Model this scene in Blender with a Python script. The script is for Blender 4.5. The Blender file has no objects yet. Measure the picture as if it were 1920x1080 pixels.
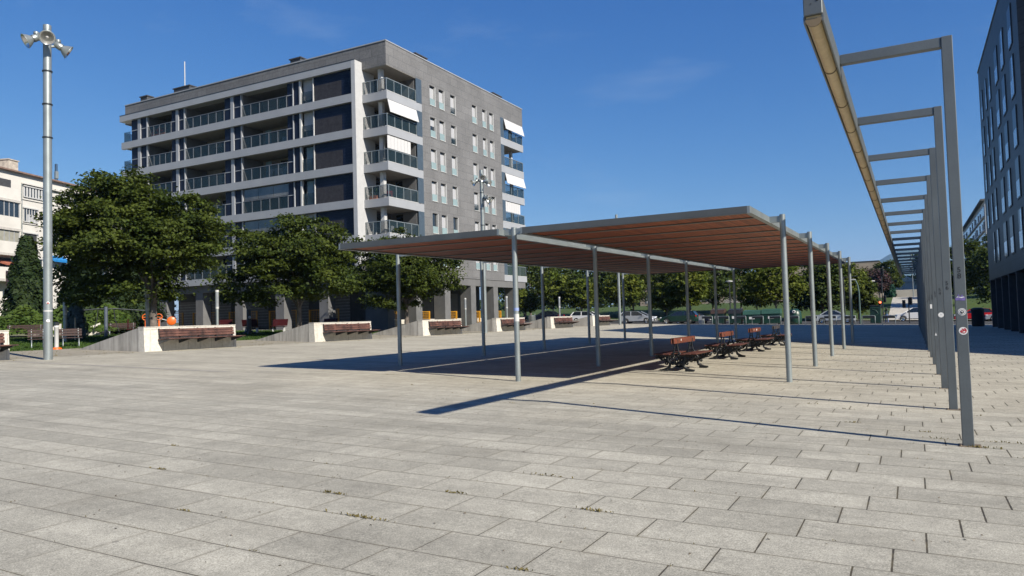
import bpy, bmesh, math, random
import numpy as np
from mathutils import Vector, Matrix

# ---------------------------------------------------------------- scene, camera, light
scene = bpy.context.scene
COL = scene.collection
random.seed(7)
RND = np.random.RandomState(11)

cam_d = bpy.data.cameras.new('camera')
cam = bpy.data.objects.new('camera', cam_d)
COL.objects.link(cam)
F_PX, PITCH, ROLL, YAW = 1397.68, 0.0419583, -0.0290844, 0.4914615
cam_d.sensor_width = 36.0
cam_d.lens = F_PX / 1920.0 * 36.0
cam_d.clip_start = 0.05
cam_d.clip_end = 30000
fw = Vector((-math.sin(YAW), math.cos(YAW), 0))
rt = Vector((math.cos(YAW), math.sin(YAW), 0))
upv = Vector((0, 0, 1))
fw2 = fw * math.cos(PITCH) + upv * math.sin(PITCH)
up2 = upv * math.cos(PITCH) - fw * math.sin(PITCH)
rt3 = rt * math.cos(ROLL) + up2 * math.sin(ROLL)
up3 = up2 * math.cos(ROLL) - rt * math.sin(ROLL)
mw = Matrix((rt3, up3, -fw2)).transposed().to_4x4()
mw.translation = Vector((0, 0, 1.6))
cam.matrix_world = mw
scene.camera = cam

SUN = Vector((1.36, -0.40, 1.0)).normalized()
sun_el = math.asin(SUN.z)
sun_rot = math.atan2(SUN.x, SUN.y)
world = bpy.data.worlds.new('World')
scene.world = world
world.use_nodes = True
wn = world.node_tree.nodes
wl = world.node_tree.links
wn.clear()
sky = wn.new('ShaderNodeTexSky')
sky.sky_type = 'NISHITA'
sky.sun_disc = False
sky.sun_elevation = sun_el
sky.sun_rotation = sun_rot
sky.altitude = 400
sky.air_density = 1.15
sky.dust_density = 0.25
sky.ozone_density = 3.0
bg = wn.new('ShaderNodeBackground')
bg.inputs['Strength'].default_value = 0.055
wo = wn.new('ShaderNodeOutputWorld')
# deep clear-sky colour: each channel of the sky gets its own response
sep = wn.new('ShaderNodeSeparateColor')
com = wn.new('ShaderNodeCombineColor')
wl.new(sky.outputs['Color'], sep.inputs[0])
chan = []
for i_, (g_, a_) in enumerate(((1.54, 0.285), (1.07, 0.685), (0.67, 1.95))):
    pw = wn.new('ShaderNodeMath')
    pw.operation = 'POWER'
    wl.new(sep.outputs[i_], pw.inputs[0])
    pw.inputs[1].default_value = g_
    ml = wn.new('ShaderNodeMath')
    ml.operation = 'MULTIPLY'
    wl.new(pw.outputs[0], ml.inputs[0])
    ml.inputs[1].default_value = a_
    chan.append(ml)
for i_, k_ in ((1, 0.85), (0, 0.80)):
    cap_ = wn.new('ShaderNodeMath')
    cap_.operation = 'MULTIPLY'
    wl.new(chan[i_ + 1].outputs[0], cap_.inputs[0])
    cap_.inputs[1].default_value = k_
    mn_ = wn.new('ShaderNodeMath')
    mn_.operation = 'MINIMUM'
    wl.new(chan[i_].outputs[0], mn_.inputs[0])
    wl.new(cap_.outputs[0], mn_.inputs[1])
    chan[i_] = mn_
for i_ in range(3):
    wl.new(chan[i_].outputs[0], com.inputs[i_])
tcw = wn.new('ShaderNodeTexCoord')
mpw = wn.new('ShaderNodeMapping')
mpw.inputs['Rotation'].default_value = (0.0, 0.0, 0.5)
mpw.inputs['Scale'].default_value = (1.6, 4.5, 9.0)
wl.new(tcw.outputs['Generated'], mpw.inputs['Vector'])
nzw = wn.new('ShaderNodeTexNoise')
nzw.inputs['Scale'].default_value = 1.7
nzw.inputs['Detail'].default_value = 7
nzw.inputs['Roughness'].default_value = 0.58
wl.new(mpw.outputs[0], nzw.inputs['Vector'])
rpw = wn.new('ShaderNodeValToRGB')
rpw.color_ramp.elements[0].position = 0.60
rpw.color_ramp.elements[1].position = 0.85
rpw.color_ramp.elements[1].color = (0.13, 0.13, 0.13, 1)
wl.new(nzw.outputs['Fac'], rpw.inputs[0])
mxw = wn.new('ShaderNodeMix')
mxw.data_type = 'RGBA'
wl.new(rpw.outputs[0], mxw.inputs[0])
wl.new(com.outputs[0], mxw.inputs[6])
mxw.inputs[7].default_value = (7.0, 8.0, 9.0, 1)
wl.new(mxw.outputs[2], bg.inputs['Color'])
wl.new(bg.outputs['Background'], wo.inputs['Surface'])

sun_d = bpy.data.lights.new('sun', 'SUN')
sun_d.energy = 5.0
sun_d.angle = math.radians(0.53)
sun_d.color = (1.0, 0.93, 0.82)
sun = bpy.data.objects.new('sun', sun_d)
COL.objects.link(sun)
sun.rotation_euler = (-SUN).to_track_quat('-Z', 'Y').to_euler()
sun.location = (20, -10, 30)

scene.view_settings.view_transform = 'Standard'
scene.view_settings.look = 'None'
scene.view_settings.exposure = 0.80
scene.view_settings.gamma = 1.0


# ---------------------------------------------------------------- terrain
def zt(x, y=0.0):
    d = -x
    if d > 46:
        z = 0.022 * 46 + 0.0001 * 46 * 46 + 0.012 * (d - 46)
        z = min(z, 2.4)
    elif d > 0:
        z = 0.022 * d + 0.0001 * d * d
    else:
        z = max(0.022 * d, -0.35)
    if y > 107:
        t = min((y - 107) / 43.0, 1.0)
        z = z + (3.55 - z) * (t * t * (3 - 2 * t) * 0.55 + 0.45 * t)
    return z


# ---------------------------------------------------------------- node helpers
def new_mat(name):
    m = bpy.data.materials.new(name)
    m.use_nodes = True
    n = m.node_tree.nodes
    return m, n, m.node_tree.links, n['Principled BSDF']


def mix_col(n, l, fac, a, b, mode='MIX'):
    x = n.new('ShaderNodeMix')
    x.data_type = 'RGBA'
    x.blend_type = mode
    for s, v in ((x.inputs[0], fac), (x.inputs[6], a), (x.inputs[7], b)):
        if isinstance(v, (int, float)):
            s.default_value = v
        elif isinstance(v, tuple):
            s.default_value = v if len(v) == 4 else (*v, 1)
        else:
            l.new(v, s)
    return x.outputs[2]


def math_n(n, l, op, a, b=None, c=None):
    x = n.new('ShaderNodeMath')
    x.operation = op
    for i, v in enumerate((a, b, c)):
        if v is None:
            continue
        if isinstance(v, (int, float)):
            x.inputs[i].default_value = v
        else:
            l.new(v, x.inputs[i])
    return x.outputs[0]


def ramp(n, l, fac, lo, hi, clo=(0, 0, 0, 1), chi=(1, 1, 1, 1)):
    r = n.new('ShaderNodeValToRGB')
    r.color_ramp.elements[0].position = lo
    r.color_ramp.elements[1].position = hi
    r.color_ramp.elements[0].color = clo
    r.color_ramp.elements[1].color = chi
    l.new(fac, r.inputs[0])
    return r.outputs[0]


def noise(n, l, vec, scale, detail=4, rough=0.6):
    x = n.new('ShaderNodeTexNoise')
    x.inputs['Scale'].default_value = scale
    x.inputs['Detail'].default_value = detail
    x.inputs['Roughness'].default_value = rough
    if vec is not None:
        l.new(vec, x.inputs['Vector'])
    return x.outputs['Fac']


def pos(n):
    return n.new('ShaderNodeNewGeometry').outputs['Position']


MATS = {}


def mat(name, col, rough=0.6, metal=0.0, var=0.12, scale=3.0, bump=0.0, bscale=40, spec=None, fine=0.0):
    if name in MATS:
        return MATS[name]
    m, n, l, b = new_mat(name)
    b.inputs['Roughness'].default_value = rough
    b.inputs['Metallic'].default_value = metal
    if spec is not None:
        b.inputs['Specular IOR Level'].default_value = spec
    p = n.new('ShaderNodeTexCoord').outputs['Object']
    f = noise(n, l, p, scale)
    dark = tuple(c * (1 - var * 1.6) for c in col)
    lite = tuple(min(c * (1 + var * 1.2), 1) for c in col)
    c = mix_col(n, l, ramp(n, l, f, 0.3, 0.72), dark, lite)
    if fine:
        f2 = noise(n, l, p, bscale, 2)
        c = mix_col(n, l, fine, c, mix_col(n, l, ramp(n, l, f2, 0.35, 0.65), (0, 0, 0), (1, 1, 1)), 'SOFT_LIGHT')
    l.new(c, b.inputs['Base Color'])
    if bump:
        bp = n.new('ShaderNodeBump')
        bp.inputs['Strength'].default_value = bump
        bp.inputs['Distance'].default_value = 0.02
        l.new(noise(n, l, p, bscale, 3), bp.inputs['Height'])
        l.new(bp.outputs[0], b.inputs['Normal'])
    MATS[name] = m
    return m


def glass_mat(name, col, alpha=0.4, rough=0.05):
    m, n, l, b = new_mat(name)
    b.inputs['Base Color'].default_value = (*col, 1)
    b.inputs['Roughness'].default_value = rough
    b.inputs['Alpha'].default_value = alpha
    b.inputs['Specular IOR Level'].default_value = 0.5
    MATS[name] = m
    return m


def emit_mat(name, col, s):
    m, n, l, b = new_mat(name)
    b.inputs['Base Color'].default_value = (*col, 1)
    b.inputs['Emission Color'].default_value = (*col, 1)
    b.inputs['Emission Strength'].default_value = s
    MATS[name] = m
    return m


def tile_mat(name, col, mortar, w, h, rough=0.55, var=0.10, msize=0.012, stain=0.15, spec=0.4):
    """cladding tiles on vertical walls of any heading"""
    m, n, l, b = new_mat(name)
    b.inputs['Roughness'].default_value = rough
    b.inputs['Specular IOR Level'].default_value = spec
    p = pos(n)
    s = n.new('ShaderNodeSeparateXYZ')
    l.new(p, s.inputs[0])
    u = math_n(n, l, 'ADD', s.outputs[0], s.outputs[1])
    c = n.new('ShaderNodeCombineXYZ')
    l.new(u, c.inputs[0])
    l.new(s.outputs[2], c.inputs[1])
    br = n.new('ShaderNodeTexBrick')
    br.offset = 0.5
    br.inputs['Scale'].default_value = 1.0
    br.inputs['Brick Width'].default_value = w
    br.inputs['Row Height'].default_value = h
    br.inputs['Mortar Size'].default_value = msize
    br.inputs['Color1'].default_value = (*[x * (1 - var) for x in col], 1)
    br.inputs['Color2'].default_value = (*[x * (1 + var) for x in col], 1)
    br.inputs['Mortar'].default_value = (*mortar, 1)
    l.new(c.outputs[0], br.inputs['Vector'])
    f = noise(n, l, p, 0.35, 5)
    f2 = noise(n, l, p, 9.0, 3)
    c1 = mix_col(n, l, stain, br.outputs['Color'], ramp(n, l, f, 0.3, 0.7, (0.2, 0.2, 0.2, 1), (0.8, 0.8, 0.8, 1)), 'SOFT_LIGHT')
    c2 = mix_col(n, l, stain * 1.4, c1, ramp(n, l, f2, 0.3, 0.7, (0.2, 0.2, 0.2, 1), (0.8, 0.8, 0.8, 1)), 'SOFT_LIGHT')
    l.new(c2, b.inputs['Base Color'])
    MATS[name] = m
    return m


def leaf_mat(name, dark, lite, yellow=None, trans=0.25):
    m, n, l, b = new_mat(name)
    g = n.new('ShaderNodeNewGeometry')
    r = g.outputs['Random Per Island']
    c = mix_col(n, l, r, dark, lite)
    f = noise(n, l, g.outputs['Position'], 0.7, 3)
    c = mix_col(n, l, ramp(n, l, f, 0.35, 0.65), c, mix_col(n, l, 0.5, c, yellow or lite))
    l.new(c, b.inputs['Base Color'])
    b.inputs['Roughness'].default_value = 0.6
    b.inputs['Specular IOR Level'].default_value = 0.12
    tr = n.new('ShaderNodeBsdfTranslucent')
    l.new(mix_col(n, l, 0.5, c, (0.10, 0.14, 0.02)), tr.inputs['Color'])
    mx = n.new('ShaderNodeMixShader')
    mx.inputs[0].default_value = trans
    l.new(b.outputs[0], mx.inputs[1])
    l.new(tr.outputs[0], mx.inputs[2])
    l.new(mx.outputs[0], n['Material Output'].inputs['Surface'])
    MATS[name] = m
    return m


# ---------------------------------------------------------------- mesh helpers
class MB:
    def __init__(self):
        self.v = []
        self.f = []
        self.mi = []
        self.cur = 0
        self.smooth = []

    def add(self, vs, fs, smooth=False):
        o = len(self.v)
        self.v += [tuple(p) for p in vs]
        for f in fs:
            self.f.append([i + o for i in f])
            self.mi.append(self.cur)
            self.smooth.append(smooth)
        return self

    def box(self, x0, x1, y0, y1, z0, z1):
        x0, x1 = min(x0, x1), max(x0, x1)
        y0, y1 = min(y0, y1), max(y0, y1)
        z0, z1 = min(z0, z1), max(z0, z1)
        vs = [(x0, y0, z0), (x1, y0, z0), (x1, y1, z0), (x0, y1, z0), (x0, y0, z1), (x1, y0, z1), (x1, y1, z1), (x0, y1, z1)]
        return self.add(vs, [(0, 3, 2, 1), (4, 5, 6, 7), (0, 1, 5, 4), (1, 2, 6, 5), (2, 3, 7, 6), (3, 0, 4, 7)])

    def bbox(self, x0, x1, y0, y1, z0, z1, b=0.01):
        """box with chamfered edges"""
        x0, x1 = min(x0, x1), max(x0, x1)
        y0, y1 = min(y0, y1), max(y0, y1)
        z0, z1 = min(z0, z1), max(z0, z1)
        bm = bmesh.new()
        bmesh.ops.create_cube(bm, size=1)
        for v in bm.verts:
            v.co = Vector(((x0 + x1) / 2 + v.co.x * (x1 - x0), (y0 + y1) / 2 + v.co.y * (y1 - y0), (z0 + z1) / 2 + v.co.z * (z1 - z0)))
        bmesh.ops.bevel(bm, geom=bm.edges[:], offset=min(b, 0.45 * min(x1 - x0, y1 - y0, z1 - z0)), segments=1, affect='EDGES')
        self.add([v.co[:] for v in bm.verts], [[v.index for v in f.verts] for f in bm.faces])
        bm.free()
        return self

    def prism(self, pts, axis, a, b):
        """extrude a 2D outline; axis 'x': pts are (y,z); 'y': (x,z); 'z': (x,y)"""
        def P(p, t):
            if axis == 'x':
                return (t, p[0], p[1])
            if axis == 'y':
                return (p[0], t, p[1])
            return (p[0], p[1], t)
        n = len(pts)
        vs = [P(p, a) for p in pts] + [P(p, b) for p in pts]
        fs = [tuple(range(n))[::-1], tuple(range(n, 2 * n))]
        fs += [(i, (i + 1) % n, n + (i + 1) % n, n + i) for i in range(n)]
        return self.add(vs, fs)

    def tube(self, pts, r, seg=10, cap=True, smooth=True):
        pts = [Vector(p) for p in pts]
        rs = r if isinstance(r, (list, tuple)) else [r] * len(pts)
        rings = []
        ref = None
        for i, p in enumerate(pts):
            d = (pts[min(i + 1, len(pts) - 1)] - pts[max(i - 1, 0)]).normalized()
            if ref is None:
                ref = Vector((1, 0, 0)) if abs(d.x) < 0.9 else Vector((0, 1, 0))
            a = (ref - d * ref.dot(d)).normalized()
            ref = a
            b = d.cross(a)
            rings.append([p + (a * math.cos(t) + b * math.sin(t)) * rs[i] for t in [2 * math.pi * k / seg for k in range(seg)]])
        vs = [q for ring in rings for q in ring]
        fs = []
        for i in range(len(pts) - 1):
            for k in range(seg):
                fs.append((i * seg + k, i * seg + (k + 1) % seg, (i + 1) * seg + (k + 1) % seg, (i + 1) * seg + k))
        self.add(vs, fs, smooth)
        if cap:
            self.add(rings[0], [tuple(range(seg))[::-1]])
            self.add(rings[-1], [tuple(range(seg))])
        return self

    def bar(self, p, q, w, h=None):
        """rectangular bar from p to q"""
        p, q = Vector(p), Vector(q)
        h = h or w
        d = (q - p).normalized()
        ref = Vector((0, 0, 1)) if abs(d.z) < 0.95 else Vector((1, 0, 0))
        a = d.cross(ref).normalized() * w / 2
        b = a.cross(d).normalized() * h / 2
        vs = [p + a + b, p - a + b, p - a - b, p + a - b, q + a + b, q - a + b, q - a - b, q + a - b]
        return self.add(vs, [(0, 1, 2, 3), (7, 6, 5, 4), (0, 4, 5, 1), (1, 5, 6, 2), (2, 6, 7, 3), (3, 7, 4, 0)])

    def lathe(self, c, prof, seg=16, axis=(0, 0, 1), smooth=True):
        c = Vector(c)
        d = Vector(axis).normalized()
        ref = Vector((1, 0, 0)) if abs(d.x) < 0.9 else Vector((0, 1, 0))
        a = (ref - d * ref.dot(d)).normalized()
        b = d.cross(a)
        vs = []
        for r, h in prof:
            vs += [c + d * h + (a * math.cos(t) + b * math.sin(t)) * r for t in [2 * math.pi * k / seg for k in range(seg)]]
        fs = []
        for i in range(len(prof) - 1):
            for k in range(seg):
                fs.append((i * seg + k, i * seg + (k + 1) % seg, (i + 1) * seg + (k + 1) % seg, (i + 1) * seg + k))
        return self.add(vs, fs, smooth)

    def build(self, name, m, parent=None, world=False):
        me = bpy.data.meshes.new(name)
        vs = self.v
        if world and parent is not None:
            inv = parent.matrix_basis.inverted()
            vs = [tuple(inv @ Vector(p)) for p in vs]
        me.from_pydata(vs, [], self.f)
        ms = m if isinstance(m, (list, tuple)) else [m]
        for x in ms:
            me.materials.append(x)
        me.polygons.foreach_set('material_index', self.mi)
        me.polygons.foreach_set('use_smooth', self.smooth)
        me.validate()
        me.update()
        bm = bmesh.new()
        bm.from_mesh(me)
        bmesh.ops.recalc_face_normals(bm, faces=bm.faces[:])
        bm.to_mesh(me)
        bm.free()
        o = bpy.data.objects.new(name, me)
        COL.objects.link(o)
        if parent is not None:
            o.parent = parent
        return o


def tag(o, label=None, cat=None, group=None, kind=None):
    if label:
        o['label'] = label
    if cat:
        o['category'] = cat
    if group:
        o['group'] = group
    if kind:
        o['kind'] = kind
    return o


def thing(name, label, cat, loc, rz=0.0, group=None):
    o = bpy.data.objects.new(name, None)
    o.empty_display_size = 0.3
    COL.objects.link(o)
    o.matrix_basis = Matrix.Translation(Vector(loc)) @ Matrix.Rotation(rz, 4, 'Z')
    return tag(o, label, cat, group)


def copy_tree(o, parent=None):
    c = o.copy()
    COL.objects.link(c)
    if parent is not None:
        c.parent = parent
    for ch in list(o.children):
        copy_tree(ch, c)
    return c


def place(o, loc, rz=0.0, s=1.0):
    o.matrix_basis = Matrix.Translation(Vector(loc)) @ Matrix.Rotation(rz, 4, 'Z') @ Matrix.Scale(s, 4)
    return o


def text_obj(name, s, size, m, parent, mtx):
    cu = bpy.data.curves.new(name, 'FONT')
    cu.body = s
    cu.size = size
    cu.align_x = 'CENTER'
    cu.align_y = 'CENTER'
    cu.extrude = 0.001
    cu.space_line = 0.85
    cu.materials.append(m)
    tmp = bpy.data.objects.new(name, cu)
    COL.objects.link(tmp)
    dg = bpy.context.evaluated_depsgraph_get()
    me = bpy.data.meshes.new_from_object(tmp.evaluated_get(dg))
    bpy.data.objects.remove(tmp)
    bpy.data.curves.remove(cu)
    o = bpy.data.objects.new(name, me)
    COL.objects.link(o)
    o.parent = parent
    o.matrix_basis = mtx
    return o


def quads_object(name, centers, normals, sizes, m, parent, aspect=1.5, bend=0.25):
    """many leaf-sized folded quads as one mesh (local coordinates)"""
    n = len(centers)
    nm = normals / np.maximum(np.linalg.norm(normals, axis=1, keepdims=True), 1e-6)
    r = RND.normal(size=(n, 3))
    a = r - nm * (r * nm).sum(1, keepdims=True)
    a /= np.maximum(np.linalg.norm(a, axis=1, keepdims=True), 1e-6)
    b = np.cross(nm, a)
    s = sizes[:, None]
    # kite shaped leaf: base, left, tip, right
    v = np.empty((n, 4, 3))
    v[:, 0] = centers - a * s * aspect * 0.5
    v[:, 1] = centers + b * s * 0.5 + nm * s * bend * 0.5
    v[:, 2] = centers + a * s * aspect * 0.5 - nm * s * bend
    v[:, 3] = centers - b * s * 0.5 + nm * s * bend * 0.5
    me = bpy.data.meshes.new(name)
    me.vertices.add(n * 4)
    me.vertices.foreach_set('co', v.reshape(-1))
    me.loops.add(n * 4)
    me.loops.foreach_set('vertex_index', np.arange(n * 4))
    me.polygons.add(n)
    me.polygons.foreach_set('loop_start', np.arange(n) * 4)
    me.materials.append(m)
    me.update(calc_edges=True)
    o = bpy.data.objects.new(name, me)
    COL.objects.link(o)
    if parent is not None:
        o.parent = parent
    return o


def grid_sheet(name, xs, ys, m, dz=0.0, fn=zt, kind='structure'):
    vs, fs = [], []
    for y in ys:
        for x in xs:
            vs.append((x, y, fn(x, y) + dz))
    W = len(xs)
    for j in range(len(ys) - 1):
        for i in range(W - 1):
            fs.append((j * W + i, j * W + i + 1, (j + 1) * W + i + 1, (j + 1) * W + i))
    me = bpy.data.meshes.new(name)
    me.from_pydata(vs, [], fs)
    me.materials.append(m)
    me.polygons.foreach_set('use_smooth', [True] * len(fs))
    me.update()
    o = bpy.data.objects.new(name, me)
    COL.objects.link(o)
    tag(o, kind=kind)
    return o


def lin(a, b, step):
    n = max(1, int(math.ceil((b - a) / step)))
    return [a + (b - a) * i / n for i in range(n + 1)]


# ---------------------------------------------------------------- materials
STEEL = mat('galvanised_steel', (0.27, 0.3, 0.3), 0.42, 0.55, 0.10, 2.0, 0.05, 30)
POST = mat('painted_grey_steel', (0.125, 0.14, 0.145), 0.42, 0.35, 0.10, 1.2, 0.03, 60, fine=0.06)
DARKSTEEL = mat('dark_steel', (0.05, 0.055, 0.06), 0.4, 0.5, 0.1)
WHITEMET = mat('white_metal_cladding', (0.285, 0.295, 0.31), 0.45, 0.0, 0.05, 0.6)
WHITEP = mat('white_paint', (0.45, 0.45, 0.44), 0.5, 0, 0.05)
GREYTILE = tile_mat('grey_tile_cladding', (0.143, 0.142, 0.142), (0.105, 0.105, 0.106), 1.25, 0.72, 0.6, 0.07, 0.022, 0.25, 0.2)
DKTILE = tile_mat('dark_tile_cladding', (0.029, 0.031, 0.033), (0.012, 0.013, 0.014), 1.8, 0.72, 0.5, 0.14, 0.03, 0.3)
NAVY = mat('navy_cladding', (0.008, 0.013, 0.030), 0.45, 0.0, 0.15, 0.8, spec=0.2)
BLUEGREY = mat('blue_grey_panel', (0.055, 0.075, 0.095), 0.3, 0.0, 0.1)
LOGGIA = mat('loggia_plaster', (0.25, 0.235, 0.21), 0.8, 0.0, 0.08)
GREYRENDER = mat('grey_render', (0.115, 0.115, 0.115), 0.85, 0.0, 0.12, 0.8, 0.1, 60)
DKGREY = mat('dark_grey_wall', (0.04, 0.042, 0.045), 0.7, 0.0, 0.15)
GLASSRAIL = glass_mat('balcony_glass', (0.022, 0.038, 0.042), 0.38, 0.06)
GLASSDK = mat('dark_window_glass', (0.02, 0.027, 0.034), 0.06, 0.0, 0.2, 0.5, spec=0.9)
GLASSLT = mat('frosted_green_glass', (0.22, 0.29, 0.29), 0.12, 0.0, 0.08, 0.8, spec=0.8)
CURT = mat('blue_grey_curtain', (0.16, 0.24, 0.28), 0.8)
BLIND = mat('white_blind', (0.34, 0.345, 0.36), 0.6, 0.0, 0.04)
AWN = mat('white_awning', (0.46, 0.46, 0.46), 0.8, 0.0, 0.02)
STONE = mat('pale_bench_stone', (0.48, 0.455, 0.40), 0.75, 0.0, 0.08, 1.5, 0.15, 50, fine=0.2)
CONC = mat('stained_concrete', (0.21, 0.2, 0.18), 0.85, 0.0, 0.18, 1.2, 0.15, 40)
WOODRED = mat('red_brown_wood', (0.075, 0.023, 0.014), 0.6, 0.0, 0.25, 4.0, 0.1, 30)
WOODOLD = mat('weathered_bench_wood', (0.095, 0.043, 0.032), 0.65, 0.0, 0.5, 3.0, 0.15, 40)
WOODSHADE = mat('shaded_bench_wood', (0.035, 0.016, 0.012), 0.6, 0.0, 0.3, 5.0)  # tree shade over the slatted benches, put into the wood colour
IRON = mat('black_cast_iron', (0.012, 0.013, 0.014), 0.45, 0.2, 0.2)
RUBBER = mat('tyre_rubber', (0.012, 0.012, 0.012), 0.8)
YELLOW = mat('yellow_paint', (0.5, 0.24, 0.015), 0.5)
ORANGE = mat('orange_paint', (0.62, 0.11, 0.01), 0.4, 0, 0.04)
REDP = mat('red_paint', (0.04, 0.006, 0.006), 0.6, spec=0.15)
BARK = mat('tree_bark', (0.12, 0.10, 0.085), 0.9, 0, 0.3, 5.0, 0.4, 25)
BARKL = mat('pale_bark', (0.25, 0.23, 0.20), 0.9, 0, 0.3, 5.0, 0.3, 25)
GREENP = mat('bin_green_plastic', (0.006, 0.034, 0.021), 0.4, 0, 0.1)
GREENL = mat('bin_pale_green', (0.03, 0.085, 0.06), 0.45, 0, 0.1)
BROWNP = mat('bin_brown_lid', (0.05, 0.03, 0.02), 0.5)
BLACKP = mat('black_plastic', (0.015, 0.016, 0.018), 0.5)
BLACKINK = mat('black_ink', (0.01, 0.01, 0.01), 0.6, 0, 0.0)
CHROME = mat('reflector_metal', (0.75, 0.75, 0.73), 0.2, 0.9, 0.05)
LENS = mat('headlight_lens', (0.75, 0.78, 0.8), 0.08, 0.2, 0.03, spec=0.9)
TAIL = mat('tail_light', (0.4, 0.01, 0.01), 0.2, 0, 0.05)
CARGLASS = mat('car_glass', (0.012, 0.016, 0.02), 0.04, 0, 0.1, spec=0.9)
DIFF = mat('beige_diffuser', (0.5, 0.38, 0.2), 0.35, 0, 0.08, 1.5, fine=0.1, bscale=12)
BEIGEB = tile_mat('beige_stone_cladding', (0.29, 0.24, 0.185), (0.22, 0.18, 0.14), 2.4, 1.2, 0.7, 0.06, 0.03, 0.3)
LEFTW = mat('white_facade_plaster', (0.54, 0.52, 0.48), 0.85, 0, 0.07, 0.5)

LEAF_A = leaf_mat('leaf_hornbeam', (0.009, 0.020, 0.005), (0.050, 0.074, 0.012), (0.095, 0.112, 0.018), 0.26)
LEAF_B = leaf_mat('leaf_street_tree', (0.032, 0.055, 0.009), (0.10, 0.135, 0.02), (0.17, 0.17, 0.025), 0.3)
LEAF_C = leaf_mat('leaf_conifer', (0.0087, 0.0186, 0.0062), (0.0223, 0.0384, 0.0112), (0.0310, 0.0465, 0.0124), 0.1)
LEAF_D = leaf_mat('leaf_blue_conifer', (0.05, 0.075, 0.075), (0.12, 0.16, 0.15), (0.14, 0.17, 0.15), 0.15)
LEAF_H = leaf_mat('leaf_hedge', (0.0217, 0.0434, 0.0074), (0.0558, 0.0930, 0.0174), (0.0744, 0.1054, 0.0186), 0.2)
LEAF_P = leaf_mat('leaf_purple', (0.022, 0.022, 0.014), (0.075, 0.04, 0.045), (0.12, 0.05, 0.07), 0.2)
LEAF_DK = leaf_mat('leaf_dark_tree', (0.013, 0.028, 0.008), (0.045, 0.07, 0.015), (0.07, 0.09, 0.018), 0.2)


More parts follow.
